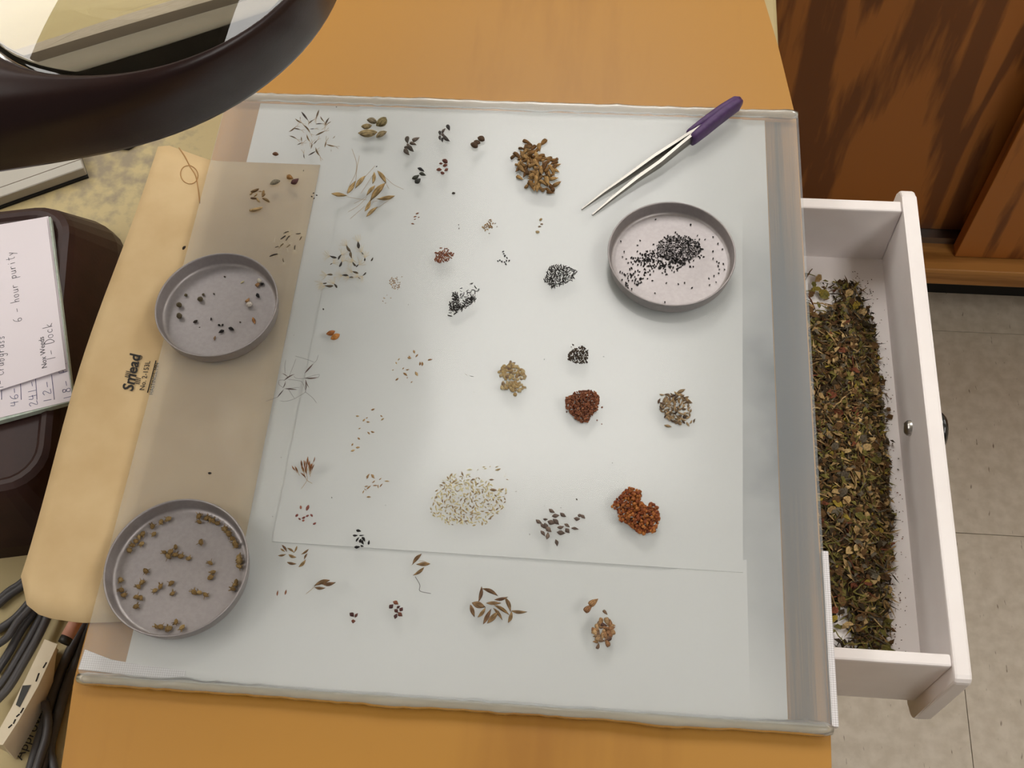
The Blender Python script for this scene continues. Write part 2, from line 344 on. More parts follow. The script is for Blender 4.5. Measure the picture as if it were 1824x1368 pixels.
for k in range(4):
    q = W(230 + .7 * k, 672 - 3 * k, -.004); textmesh('logo_bar', 'I', .0045, M_ink, folder, (q.x, q.y, on_folder(q.x, q.y)), fang, .25)
    q = W(247 + .7 * k, 683 - 3 * k, -.004); textmesh('logo_bar', 'I', .0045, M_ink, folder, (q.x, q.y, on_folder(q.x, q.y)), fang, .25)
qa, qb = W(262, 698, -.005), W(277, 641, -.005)
tube('underline_print', [(qa.x, qa.y, on_folder(qa.x, 0)), (qb.x, qb.y, on_folder(qb.x, 0))], .0003, M_ink, folder, 4)
M_stain = pm('coffee_stain', srgb(186, 142, 90), rough=.8)
ring = [W(337 + 15 * math.cos(a / 3), 311 + 16 * math.sin(a / 3), -.005) for a in range(0, 20)]
tube('ring_stain', [(q.x, q.y, on_folder(q.x, q.y) - .0003) for q in ring], .00025, M_stain, folder, 4)
st = [W(x, y, -.005) for x, y in ((320, 266), (330, 280), (338, 296), (348, 312), (352, 335), (355, 360))]
tube('drip_stain', [(q.x, q.y, on_folder(q.x, q.y) - .0003) for q in smoothline(st)], .0003, M_stain, folder, 4)
# clear plate ------------------------------------------------------------------
M_plate = glassy('hazy_clear_plate', (.985, .988, .985, 1), srgb(226, 234, 238), .17, .17, 1.45, 1.0)
M_plate2 = glassy('clear_plate_underside', (.985, .988, .985, 1), srgb(236, 238, 238), .08, .3, 1.45, 0)
M_seal = glassy('silicone', (.9, .9, .86, 1), srgb(206, 200, 184), .5, .3)
plate = empty('clear_work_plate', (.1775, .185, ZT + .003)); tag(plate, 'clear hazy work plate with seeds sorted on it', 'plate')
pane = prism('pane', [(p[0], p[1]) for p in roundrect(.1775, .1855, .3555, .371, .004)], -.0055, 0, M_plate, plate)
pane.data.materials.append(M_plate2)
for pg in pane.data.polygons: pg.material_index = 0 if pg.normal.z > .5 else 1
def bead(y, name, amp, r0, seed):
    rnd = random.Random(seed); pts = []; R = []; N = 90; w = 0
    for i in range(N + 1):
        w = .8 * w + rnd.uniform(-1, 1) * amp
        pts.append((-.001 + .357 * i / N, y + w * .6, -.0045 + .0004 * rnd.random())); R.append(max(.0018, r0 + abs(w) + rnd.uniform(0, .0005)))
    R[0] = R[-1] = .002; tube(name, pts, R, M_seal, plate, 8)
bead(.3716, 'sealant_bead', .0003, .0023, 1); bead(-.0004, 'sealant_bead', .0004, .0027, 2)

# ================================================================ DRAWER
M_hdpe = pm('white_polyethylene', srgb(246, 240, 238), srgb(240, 233, 231), 25, .45, bump=.01)
drw = empty('pull_out_bin', (.35, .18, -.098)); tag(drw, 'white plastic drawer pulled out from the right of the workboard', 'drawer')
RZ = -.030
box('side_wall', .20, .4215, .0405, .0470, -.0985, RZ, M_hdpe, drw, .0012)
box('side_wall', .20, .4215, .3205, .3285, -.095, RZ, M_hdpe, drw, .0012)
box('back_wall', .20, .207, .047, .3205, -.095, RZ, M_hdpe, drw)
box('drawer_bottom', .207, .4215, .0470, .3205, -.098, -.0802, M_hdpe, drw)
# front panel: rounded lower corners and a rounded raised far top corner, extruded along x
def front_panel():
    pr = []
    def arc(cy, cz, r, a0, a1, k=6):
        for j in range(k + 1):
            a = math.radians(a0 + (a1 - a0) * j / k); pr.append((cy + r * math.cos(a), cz + r * math.sin(a)))
    y0, y1, z0, z1 = .0325, .3405, -.113, RZ + .0015
    arc(y0 + .004, z1 - .004, .004, 90, 180, 3); arc(y0 + .010, z0 + .010, .010, 180, 270); arc(y1 - .010, z0 + .010, .010, 270, 360); arc(y1 - .010, z1 - .010, .010, 0, 90)
    bm = bmesh.new(); a = [bm.verts.new((.4215, y, z)) for y, z in pr]; b2 = [bm.verts.new((.4303, y, z)) for y, z in pr]; k = len(pr)
    fa = bm.faces.new(a); fb = bm.faces.new(b2[::-1])
    for i in range(k): bm.faces.new((a[i], a[(i + 1) % k], b2[(i + 1) % k], b2[i]))
    es = [e for e in bm.edges if len({v.co.x for v in e.verts}) == 1]
    bmesh.ops.bevel(bm, geom=es, offset=.0014, segments=2, affect='EDGES', profile=.5)
    return bmo('front_panel', bm, M_hdpe, drw)
front_panel()
M_steel = pm('steel', srgb(190, 188, 184), rough=.3, metal=1)
M_knob = pm('black_knob', srgb(18, 18, 20), rough=.25, coat=.3)
q = W(1612, 762, -.058)
def lathe_x(name, prof, n, m, parent, loc):
    vs, fs = [], []
    for r, x in prof:
        for k in range(n):
            a = 2 * math.pi * k / n; vs.append((loc[0] + x, loc[1] + r * math.cos(a), loc[2] + r * math.sin(a)))
    for i in range(len(prof) - 1):
        for k in range(n): fs.append((i * n + k, i * n + (k + 1) % n, (i + 1) * n + (k + 1) % n, (i + 1) * n + k))
    return mk(name, vs, fs, m, parent, True)
lathe_x('screw', [(.0001, -.0036), (.003, -.0034), (.0045, -.002), (.0047, 0)], 16, M_steel, drw, (.4215, q.y, -.058))
lathe_x('knob', [(.004, 0), (.004, .003), (.010, .005), (.0115, .008), (.009, .0105), (.0001, .0112)], 20, M_knob, drw, (.4303, q.y, -.060))
# chaff ------------------------------------------------------------------------
CH = [seedmat('chaff_%s' % nme, [c, c2], .8, 0) for nme, c, c2 in (('olive', srgb(98, 92, 44), srgb(130, 120, 62)), ('dark', srgb(48, 38, 24), srgb(70, 56, 36)), ('tan', srgb(164, 136, 92), srgb(140, 112, 70)), ('brown', srgb(104, 76, 44), srgb(84, 60, 36)), ('grey', srgb(108, 100, 84), srgb(90, 80, 66)), ('yellow', srgb(150, 128, 48), srgb(132, 116, 50)), ('straw', srgb(196, 168, 118), srgb(182, 150, 100)), ('rust', srgb(120, 66, 44), srgb(100, 60, 40)))]
ZD = -.080
def chaff_outline(yy):    # x extent of the heap along the drawer (world y)
    xl = .300
    pts = [(.049, .402), (.075, .4055), (.10, .408), (.13, .4105), (.17, .412), (.22, .412), (.25, .411), (.275, .409), (.295, .405), (.312, .399)]
    for i in range(len(pts) - 1):
        if pts[i][0] <= yy <= pts[i + 1][0]:
            t = (yy - pts[i][0]) / (pts[i + 1][0] - pts[i][0]); return xl, pts[i][1] + t * (pts[i + 1][1] - pts[i][1])
    return xl, pts[0][1] if yy < .05 else pts[-1][1]
def chaff_h(x, y):
    xl, xr = chaff_outline(y); e = max(0, min(1, (xr - x) / .018)); f = max(0, min(1, (y - .075 - .006 * math.sin(x * 300)) / .045)) * max(0, min(1, (.281 + .006 * math.sin(x * 260) + .004 * math.sin(x * 610 + 1) - y) / .03))
    return .014 * e ** .6 * f
rnd = random.Random(11); vs = []; fs = []; fm = []
def frag(x, y, z, L, wd_, ang, tilt, mi, roll=0):
    k = len(vs); ca, sa = math.cos(ang), math.sin(ang); t = Vector((ca * math.cos(tilt), sa * math.cos(tilt), math.sin(tilt))); s = Vector((-sa * math.cos(roll), ca * math.cos(roll), math.sin(roll))); p = Vector((x, y, z)); nn = t.cross(s)
    a = rnd.uniform(.5, 1)
    for v in (p - t * L / 2, p - t * L * .1 + s * wd_ * .5 + nn * wd_ * .3, p + t * L / 2, p + t * L * .1 - s * wd_ * .5 * a + nn * wd_ * .3, p - nn * wd_ * .25): vs.append(v)
    for f in ((k, k + 3, k + 1), (k + 1, k + 3, k + 2), (k, k + 1, k + 4), (k + 1, k + 2, k + 4), (k + 2, k + 3, k + 4), (k + 3, k, k + 4)): fs.append(f); fm.append(mi)
# the mound itself, lumpy, then the shreds that cover it
N1, N2 = 46, 110; base = len(vs)
for j in range(N2 + 1):
    y = .052 + (.312 - .052) * j / N2; xl, xr = chaff_outline(y)
    for i in range(N1 + 1):
        x = xl + (xr - .004 - xl) * i / N1; h = chaff_h(x, y); vs.append(Vector((x, y, ZD + .0001 + h * .75 + (rnd.uniform(0, .0022) if h > .002 else 0))))
for j in range(N2):
    for i in range(N1):
        a = base + j * (N1 + 1) + i
        if max(vs[q_].z for q_ in (a, a + 1, a + N1 + 2, a + N1 + 1)) < ZD + .0024: continue
        fs.append((a, a + 1, a + N1 + 2, a + N1 + 1)); fm.append(rnd.choice([1, 1, 3, 0]))
for k in range(11000):
    y = rnd.uniform(.050, .300); xl, xr = chaff_outline(y); xr += rnd.gauss(0, .0016)
    x = max(.31, xr - abs(rnd.gauss(0, 1)) * .028 if rnd.random() < .6 else rnd.uniform(.345, xr))
    if y < .095 and x < .385 and rnd.random() < .75: continue
    if y > .275 and x < .388 and rnd.random() < .9: continue
    if y < .11 and rnd.random() < .35 or y > .28 and rnd.random() < .55: continue
    h = chaff_h(x, y); stem = rnd.random() < .45; L = rnd.uniform(.0018, .0065) if not stem else rnd.uniform(.004, .011)
    mi = rnd.choices(range(8), (20, 30, 14, 24, 12, 3, 6, 2))[0]
    frag(x, y, ZD + h * .75 + rnd.uniform(.0006, .0036), L, L * (.12 if stem else rnd.uniform(.3, .7)), rnd.uniform(0, 6.28), rnd.gauss(0, .25), mi, rnd.gauss(0, .5))
for k in range(230):   # dust and crumbs along the front panel
    y = rnd.uniform(.06, .31); xl, xr = chaff_outline(y); x = min(.4195, xr + abs(rnd.gauss(0, .004)) + .001); L = rnd.uniform(.0004, .0013)
    frag(x, y, ZD + .0005, L, L * .7, rnd.uniform(0, 6.28), 0, rnd.choice([1, 3, 7]))
me = bpy.data.meshes.new('plant_chaff'); me.from_pydata([tuple(v) for v in vs], [], fs)
for m in CH: me.materials.append(m)
me.polygons.foreach_set('material_index', fm); me.update()
o = link('plant_chaff', me); tag(o, 'heap of crumbled dry plant chaff lying in the white drawer', 'chaff', kind='stuff')
# pieces large enough to be told apart
def leafmesh(seed):
    r = random.Random(seed); N = 7; v = []; f = []
    for i in range(N + 1):
        t = i / N; w_ = .32 * math.sin(math.pi * min(1, t * .97 + .03)) ** .7 * r.uniform(.75, 1.15); c = .16 * math.sin(t * 3) ; v += [(t - .5, -w_, .10 + c * .6), (t - .5, 0, .02 + c), (t - .5, w_, .12 + c * .6)]
    for i in range(N):
        for k in (0, 1): a = i * 3 + k; f.append((a, a + 1, a + 4, a + 3))
    m = bpy.data.meshes.new('leaf_shred'); m.from_pydata(v, [], f); return m
def stemmesh(seed):
    r = random.Random(seed); pts = [(t - .5, r.uniform(-.06, .06), .06 + .05 * math.sin(t * 4)) for t in (0, .25, .5, .75, 1)]
    v, f = tubegeo(pts, [.03, .035, .035, .03, .02], 5); m = bpy.data.meshes.new('stem_shred'); m.from_pydata([tuple(q) for q in v], [], f); return m
LF = {}
for k in range(240):
    y = rnd.uniform(.052, .305); xl, xr = chaff_outline(y); x = rnd.uniform(.362, xr - .001); stem = rnd.random() < .45
    L = rnd.uniform(.0045, .0080) if not stem else rnd.uniform(.007, .014); h = chaff_h(x, y); ci = rnd.choices((0, 2, 3, 4, 5, 6, 7), (22, 18, 20, 16, 4, 14, 3))[0]
    if x - .362 < L * .5: x += L * .3
    key = (stem, rnd.randrange(3), ci)
    if key not in LF:
        m = (stemmesh if stem else leafmesh)(key[1] + 5); m.materials.append(CH[ci]); LF[key] = m
    o = link('stem_shred' if stem else 'leaf_shred', LF[key], None, None, (x, y, ZD + h * .75 + .0026)); o.scale = (L, L, L); o.rotation_euler = (rnd.gauss(0, .3), rnd.gauss(0, .15), rnd.uniform(0, 6.28))
    xr2 = xr
    cn = ['olive', 'dark', 'tan', 'brown', 'grey', 'yellowish', 'straw-coloured', 'rust-red'][ci]; end = 'far end' if y > .235 else ('near end' if y < .125 else 'middle'); kd = 'stalk' if stem else 'leaf'
    tag(o, 'dry %s %s piece on the %s of the chaff heap in the drawer' % (cn, kd, end), 'plant stem' if stem else 'leaf', '%s %s pieces on the %s of the chaff' % (cn, kd, end))
#==PART2==
# ================================================================ PANS
def panmat(name, c):
    m = pm(name, c, tuple(x * .92 for x in c[:3]) + (1,), 500, .42, metal=.55, bump=.02, detail=3, spec=.4); return m
M_pan = panmat('spun_aluminium', srgb(164, 158, 158))
PANS = [((.2788, .2547), .0357, 'shallow aluminium dish holding a heap of tiny black seeds', 'right'), ((.0390, .0542), .0356, 'shallow aluminium dish scattered with spiny tan burs, nearest the camera', 'near'), ((.0279, .2071), .0342, 'shallow aluminium dish with few dark seeds, resting half on the folder', 'far')]
ZPF = .0009
for (cx, cy), R_, lab, _ in PANS:
    rb = R_ - .0012
    p = empty('aluminium_dish', (cx, cy, 0)); tag(p, lab, 'dish', 'aluminium seed dishes')
    lathe('dish_shell', [(.00005, 0), (rb - .001, 0), (rb, .0006), (rb + .0003, .002), (R_ - .0004, .0078), (R_, .0084), (R_ + .0001, .0088), (R_ - .0003, .0091), (R_ - .0008, .0088), (R_ - .0010, .0080), (rb - .0005, .0022), (rb - .0012, .0011), (rb - .0026, .0009)], 72, M_pan, p, (cx, cy, 0))
    lathe('dish_floor', [(rb - .0026, .0009), (rb - .0040, .0007), (rb * .6, .0009), (.00005, .0009)], 72, M_pan, p, (cx, cy, 0))
# ================================================================ TWEEZERS
M_tw = pm('tweezer_steel', srgb(138, 134, 128), rough=.33, metal=1)
M_grip = pm('purple_vinyl', srgb(82, 52, 104), srgb(70, 44, 90), 300, .5, bump=.05)
tw = empty('tweezers', W(1225, 240, 0)); tag(tw, 'pointed steel tweezers with purple grip near the far right corner', 'tweezers')
def blade(name, pts, zc, hw, th, m, parent):       # flat bar: path points px, centre height, half height, thickness
    P = [W(x, y, z) for (x, y), z in zip(pts, zc)]; P = [Vector((q.x, q.y, z)) for q, z in zip(P, zc)]; v = []; f = []
    for i, q in enumerate(P):
        t = (P[min(i + 1, len(P) - 1)] - P[max(i - 1, 0)]); t.z = 0; t.normalize(); s = Vector((-t.y, t.x, 0))
        for a, b_ in ((-1, -1), (1, -1), (1.25, 0), (1, 1), (-1, 1), (-1.25, 0)): v.append(q + s * (a * th[i]) + Vector((0, 0, b_ * hw[i])))
    for i in range(len(P) - 1):
        for k in range(6): a = i * 6 + k; b_ = i * 6 + (k + 1) % 6; f.append((a, b_, b_ + 6, a + 6))
    f.append(tuple(range(6))[::-1]); f.append(tuple((len(P) - 1) * 6 + k for k in range(6)))
    return mk(name, v, f, m, parent, False)
blade('arm', [(1036, 373), (1075, 344), (1120, 314), (1165, 283), (1205, 258), (1245, 232), (1290, 200)], [.0008, .0018, .003, .0042, .005, .0055, .006], [.0005, .0013, .0022, .0032, .0036, .0038, .003], [.0003, .0006, .0008, .0009, .0009, .0009, .0008], M_tw, tw)
blade('arm', [(1055, 383), (1090, 354), (1135, 319), (1175, 292), (1212, 262), (1245, 236), (1290, 201)], [.0008, .0018, .003, .0042, .005, .0055, .006], [.0005, .0011, .0018, .0026, .0032, .0036, .003], [.0003, .0007, .0010, .0010, .0009, .0009, .0008], M_tw, tw)
def sleeve(pts, zc, hw, th):
    P = [Vector((*W(x, y, z).xy, z)) for (x, y), z in zip(pts, zc)]; P = smoothline(P, 4); n_ = len(P)
    def itp(A, i):
        t = i / (n_ - 1) * (len(A) - 1); k = min(int(t), len(A) - 2); return A[k] + (A[k + 1] - A[k]) * (t - k)
    v = []; f = []; K = 14
    for i, q in enumerate(P):
        t = (P[min(i + 1, n_ - 1)] - P[max(i - 1, 0)]); t.z = 0; t.normalize(); s = Vector((-t.y, t.x, 0)); e = i / (n_ - 1); cap = 1
        if i == n_ - 1: cap = .55
        if i == 0: cap = .9
        for k in range(K):
            a = 2 * math.pi * k / K; ca, sa = math.cos(a), math.sin(a); ca = math.copysign(abs(ca) ** .6, ca); sa = math.copysign(abs(sa) ** .6, sa)
            v.append(q + s * (ca * itp(th, i) * cap) + Vector((0, 0, sa * itp(hw, i) * cap)))
    for i in range(n_ - 1):
        for k in range(K): a = i * K + k; b_ = i * K + (k + 1) % K; f.append((a, b_, b_ + K, a + K))
    f.append(tuple(range(K))[::-1]); f.append(tuple((n_ - 1) * K + k for k in range(K)))
    return mk('grip', v, f, M_grip, tw, True)
sleeve([(1224, 240), (1250, 222), (1285, 198), (1318, 178)], [.0056, .0058, .006, .006], [.0040, .0046, .0048, .0046], [.0012, .0020, .0026, .0026])
sleeve([(1232, 250), (1256, 230), (1289, 203), (1320, 181)], [.0050, .0054, .006, .006], [.0046, .0050, .0052, .0046], [.0022, .0028, .0030, .0028])

# ================================================================ MAGNIFIER
M_brown = pm('dark_brown_plastic', srgb(40, 21, 19), srgb(35, 18, 16), 60, .34, coat=0, spec=.35, bump=.02, bscale=900)
M_lens = bpy.data.materials.new('lens_glass'); M_lens.use_nodes = True; b = M_lens.node_tree.nodes['Principled BSDF']
b.inputs['Base Color'].default_value = (.97, .98, .95, 1); b.inputs['Transmission Weight'].default_value = 1; b.inputs['Roughness'].default_value = 0; b.inputs['IOR'].default_value = 1.5
mg = empty('magnifier_lamp', (-.48, -.02, ZB)); tag(mg, 'dark brown magnifier lamp with round lens reaching over the board', 'magnifier lamp')
RINGS = [((.0417, .2473), .0757, .2175), ((.0417, .2473), .0765, .2215), ((.0405, .2482), .0790, .2245), ((.0380, .2500), .0830, .2250), ((.0300, .2555), .0935, .2205), ((.0205, .2630), .1035, .2080), ((.0130, .2690), .1095, .1960), ((.0090, .2720), .1122, .1880), ((.0090, .2720), .1110, .1855), ((.0110, .2705), .1070, .1850), ((.0300, .2560), .0860, .1980), ((.0417, .2473), .0757, .2085), ((.0417, .2473), .0757, .2175)]
vs, fs = [], []; N = 96
for (cx, cy), r, z in RINGS:
    for k in range(N):
        a = 2 * math.pi * k / N; bulge = 1 + .48 * max(0, math.cos(a - math.radians(214))) ** 4 * ((r - .0757) / .036)
        vs.append((cx + r * bulge * math.cos(a), cy + r * bulge * math.sin(a), z))
for i in range(len(RINGS) - 1):
    for k in range(N): fs.append((i * N + k, i * N + (k + 1) % N, (i + 1) * N + (k + 1) % N, (i + 1) * N + k))
mk('lamp_housing', vs, fs, M_brown, mg, True)
lp = [(.0757 * math.sin(t), .2135 + .0062 * math.cos(t)) for t in [math.pi * i / 20 for i in range(21)]]
prof = []
for i in range(11): r = .0757 * i / 10; prof.append((max(r, .00005), .0075 * (1 - (r / .0757) ** 2) + .001))
prof += [(r, -z) for r, z in prof[::-1]]; prof = prof[::-1]
lathe('lens', [(r, z) for r, z in prof], 72, M_lens, mg, (.0417, .2473, .2125))
arm = smoothline([(-.095, .195, .204), (-.17, .15, .213), (-.32, .07, .25), (-.48, -.02, .30)]); tube('arm', arm, [.022] * 2 + [.013] * (len(arm) - 2), M_brown, mg, 14)
tube('post', [(-.48, -.02, ZB + .02), (-.48, -.02, .31)], .012, M_brown, mg, 14)
lathe('lamp_base', [(.00005, 0), (.085, 0), (.088, .004), (.086, .018), (.07, .026), (.00005, .028)], 40, M_brown, mg, (-.48, -.02, ZB))

# ================================================================ LEFT OF THE BOARD
# brown tray
ang0 = math.atan2(W(75, 850, -.05).y - W(118, 372, -.05).y, W(75, 850, -.05).x - W(118, 372, -.05).x)
cA = W(121, 362, -.05); cB = W(78, 858, -.05); ux = Vector((math.cos(ang0), math.sin(ang0))); nx = Vector((ux.y, -ux.x))
if nx.x > 0: nx = -nx
Lt = (cB - cA).length; Wt = .20; mid = cA.xy + ux * (Lt / 2) + nx * (Wt / 2); tr = math.atan2(ux.y, ux.x)
M_tray = pm('brown_tray_plastic', srgb(54, 31, 27), srgb(47, 27, 24), 80, .42, coat=0, spec=.3, bump=.03, bscale=500)
tray = empty('brown_tray', (mid.x, mid.y, ZB)); tag(tray, 'dark brown plastic tray under the notepad', 'tray')
def loft(name, loops, m, parent, cap0=True, cap1=True):
    v = []; f = []; k = len(loops[0][0])
    for pts, z in loops: v += [(p[0], p[1], z) for p in pts]
    for i in range(len(loops) - 1):
        for j in range(k): f.append((i * k + j, i * k + (j + 1) % k, (i + 1) * k + (j + 1) % k, (i + 1) * k + j))
    if cap0: f.append(tuple(range(k))[::-1])
    if cap1: f.append(tuple((len(loops) - 1) * k + j for j in range(k)))
    return mk(name, v, f, m, parent, False)
RR = lambda d, r: roundrect(mid.x, mid.y, Lt + d, Wt + d, r, tr)
loft('tray_shell', [(RR(.044, .034), ZB + .0002), (RR(.040, .034), ZB + .010), (RR(.008, .026), -.0565), (RR(.003, .024), -.0525), (RR(-.004, .022), -.0510), (RR(-.010, .020), -.0515), (RR(-.014, .019), -.0530), (RR(-.03, .018), -.0530)], M_tray, tray)
# notepad
M_page = pm('note_paper', srgb(228, 220, 226), rough=.75); M_padedge = pm('green_ruled_pad', srgb(196, 206, 194), srgb(176, 190, 178), 300, .8)
M_blue = pm('blue_rule', srgb(70, 72, 120), rough=.7); M_pen = pm('pen_ink', srgb(72, 70, 78), rough=.7)
ZP = -.046
pad = empty('notepad', (W(60, 560, ZP).x, W(60, 560, ZP).y, ZP - .006)); tag(pad, 'white notepad with handwritten seed counts on the brown tray', 'notepad')
def quadpx(name, pts, z0, z1, m, parent): return prism(name, [(q.x, q.y) for q in (W(x, y, z1) for x, y in pts)], z0, z1, m, parent)
quadpx('pad_block', [(-150, 432), (90, 386), (131, 714), (-150, 790)], ZP - .006, ZP - .0022, M_padedge, pad)
pg2 = quadpx('page', [(-150, 430), (86, 385), (129, 713), (-150, 780)], ZP - .0021, ZP - .0018, M_page, pad)
pg1 = quadpx('page', [(-150, 425), (83, 386), (117, 657), (-150, 742)], ZP - .0004, ZP, M_page, pad)
GL = {'6': [[(.5, .9), (.25, .75), (.08, .35), (.12, .08), (.3, 0), (.45, .1), (.45, .3), (.3, .4), (.12, .3)]], '-': [[(.05, .35), (.5, .38)]], 'h': [[(.12, 1), (.1, 0), (.12, .3), (.28, .5), (.42, .38), (.44, 0)]],
 'o': [[(.3, .5), (.1, .4), (.08, .12), (.25, 0), (.42, .12), (.42, .4), (.28, .5)]], 'u': [[(.08, .5), (.1, .1), (.25, 0), (.42, .15), (.42, .5), (.46, 0)]], 'r': [[(.1, .5), (.1, 0), (.13, .35), (.3, .5), (.44, .45)]],
 'p': [[(.1, .5), (.06, -.4)], [(.1, .38), (.3, .5), (.45, .3), (.3, .05), (.1, .1)]], 'i': [[(.2, .5), (.22, 0)], [(.22, .7), (.25, .74)]], 't': [[(.25, .9), (.22, .05), (.38, 0)], [(.05, .6), (.48, .64)]], 'y': [[(.08, .5), (.26, .08)], [(.46, .5), (.08, -.4)]],
 '1': [[(.25, .9), (.22, 0)]], 'D': [[(.1, .95), (.1, 0), (.35, .05), (.56, .4), (.45, .8), (.1, .95)]], 'c': [[(.42, .42), (.25, .5), (.08, .3), (.15, .05), (.42, .06)]], 'k': [[(.1, 1), (.1, 0)], [(.42, .5), (.12, .22), (.46, 0)]],
 'C': [[(.5, .8), (.3, .95), (.08, .6), (.1, .15), (.3, 0), (.5, .12)]], 'a': [[(.42, .45), (.2, .5), (.08, .2), (.2, 0), (.4, .2), (.42, .5), (.46, 0)]], 'b': [[(.1, 1), (.1, 0), (.35, .05), (.42, .3), (.28, .48), (.1, .35)]],
 'g': [[(.42, .45), (.2, .5), (.08, .25), (.2, .05), (.42, .25), (.42, .5), (.4, -.3), (.2, -.42), (.06, -.3)]], 's': [[(.4, .46), (.22, .5), (.14, .36), (.36, .2), (.3, .02), (.08, .05)]], '4': [[(.15, .9), (.08, .45), (.48, .48)], [(.4, .9), (.38, 0)]],
 '2': [[(.08, .75), (.28, .92), (.42, .7), (.08, .02), (.5, .05)]], '8': [[(.42, .85), (.18, .88), (.15, .62), (.4, .35), (.36, .04), (.1, .08), (.14, .38), (.4, .62), (.42, .85)]], 'P': [[(.1, 0), (.12, .95), (.42, .85), (.42, .55), (.12, .45)]], 'm': [[(.06, .5), (.06, 0), (.1, .4), (.24, .5), (.28, 0), (.32, .4), (.46, .5), (.5, 0)]], ' ': []}
def write(text, p0, p1, hpx, z, m, parent, adv=None):
    a = W(*p0, z); e = W(*p1, z); t = (e - a); Lw = t.length; t.normalize(); s = Vector((-t.y, t.x, 0)); n_ = len(text); st = Lw / n_; v = []; f = []
    H = (W(p0[0], p0[1], z) - W(p0[0] - hpx, p0[1], z)).length
    for i, ch in enumerate(text):
        for line in GL.get(ch, []):
            P = [a + t * (st * (i + x * 1.5)) + s * (H * y) for x, y in line]; P = [Vector((q.x, q.y, z + .00012)) for q in (smoothline(P, 3) if len(P) > 2 else P)]
            tubegeo(P, .00016, 4, v, f)
    return mk('handwriting', v, f, m, parent)
write('6 - hour purity', (39, 572), (24, 446), 16, ZP, M_pen, pg1)
write('1- Dock', (99, 640), (92, 573), 17, ZP, M_pen, pg1)
write('1- Crabgrass', (6, 692), (8, 596), 15, ZP, M_pen, pg1)
q = W(84, 655, ZP); q2 = W(80, 618, ZP); textmesh('print', 'Nox Weeds', .0046, M_pen, pg1, (q.x, q.y, ZP + .0001), math.atan2(q2.y - q.y, q2.x - q.x))
for tx, p0, p1 in (('46-', (33, 722), (31, 688)), ('241-', (67, 722), (62, 676)), ('12-', (92, 716), (89, 676)), ('18- Pi', (128, 710), (117, 640))): write(tx, p0, p1, 15, ZP - .0018, M_blue, pg2)
for x0, x1 in ((38, 36), (66, 63), (97, 92), (3, 3)):
    a = W(x0, 712, ZP - .0018); e = W(x1, 668, ZP - .0018); tube('ruled_line', [(a.x, a.y, ZP - .0017), (e.x, e.y, ZP - .0017)], .00018, M_blue, pg2, 4)
# notebooks lying behind, partly seen under and through the lens
nb_dir = (W(147, 294, -.088) - W(0, 346, -.088)); nb_dir.z = 0; nb_dir.normalize(); nb_n = Vector((-nb_dir.y, nb_dir.x, 0)); nb0 = W(147, 295, -.088)
def notebook(name, label, off, wid, along, length, zb, th, mtop, mbase, groove=True, cat='notebook'):
    o0 = Vector((nb0.x, nb0.y, 0)) + nb_n * off + nb_dir * along
    t = empty(name, (o0.x, o0.y, zb)); tag(t, label, cat)
    c = [o0, o0 - nb_dir * length, o0 - nb_dir * length + nb_n * wid, o0 + nb_n * wid]
    prism('cover', [(p.x, p.y) for p in c], zb + .0018, zb + th, mtop, t, .0006, 1)
    c2 = [p + nb_n * -.0015 for p in c[:2]] + c[2:]
    prism('back_board', [(p.x, p.y) for p in c2], zb, zb + .0018, mbase, t)
    if groove:
        g = [o0 + nb_n * .0085, o0 - nb_dir * length + nb_n * .0085]; tube('crease', [(p.x, p.y, zb + th) for p in g], .0004, M_crease, t, 4)
M_crease = pm('crease', srgb(150, 140, 128), rough=.8)
M_greycard = pm('grey_card', srgb(192, 188, 178), srgb(184, 180, 170), 20, .7); M_white2 = pm('white_card', srgb(214, 210, 208), rough=.7); M_dark2 = pm('charcoal_cover', srgb(42, 40, 36), rough=.5)
notebook('grey_notebook', 'pale grey notebook with black back lying left under the magnifier', 0, .024, 0, .085, ZB, .010, M_greycard, M_black)
notebook('charcoal_notebook', 'dark charcoal notebook behind the grey notebook, under the lens', .030, .030, .07, .22, ZB, .012, M_dark2, M_black, False)
notebook('white_notebook', 'white notebook behind the charcoal one, seen through the lens', .064, .034, .09, .22, ZB, .014, M_white2, M_black, False)
notebook('olive_notebook', 'olive notebook behind the white one, at the far left', .102, .020, .08, .22, ZB, .010, pm('olive_cover', srgb(112, 108, 74), rough=.6), M_black, False)
notebook('ledger', 'thick light grey ledger at the back left of the bench', .126, .06, .06, .22, ZB, .022, M_white2, M_black, False, 'book')
wp = [W(x, y, ZB + .004) for x, y in ((200, 256), (228, 258), (248, 246), (250, 215), (190, 220))]
sc = empty('paper_scrap', (wp[0].x, wp[0].y, ZB)); tag(sc, 'small white paper scrap with a dark edge beneath the magnifier rim', 'paper')
prism('scrap_sheet', [(p.x, p.y) for p in wp], ZB + .003, ZB + .004, M_white2, sc); prism('dark_edge', [(p.x - .0002, p.y - .0018) for p in wp], ZB, ZB + .003, M_black, sc)
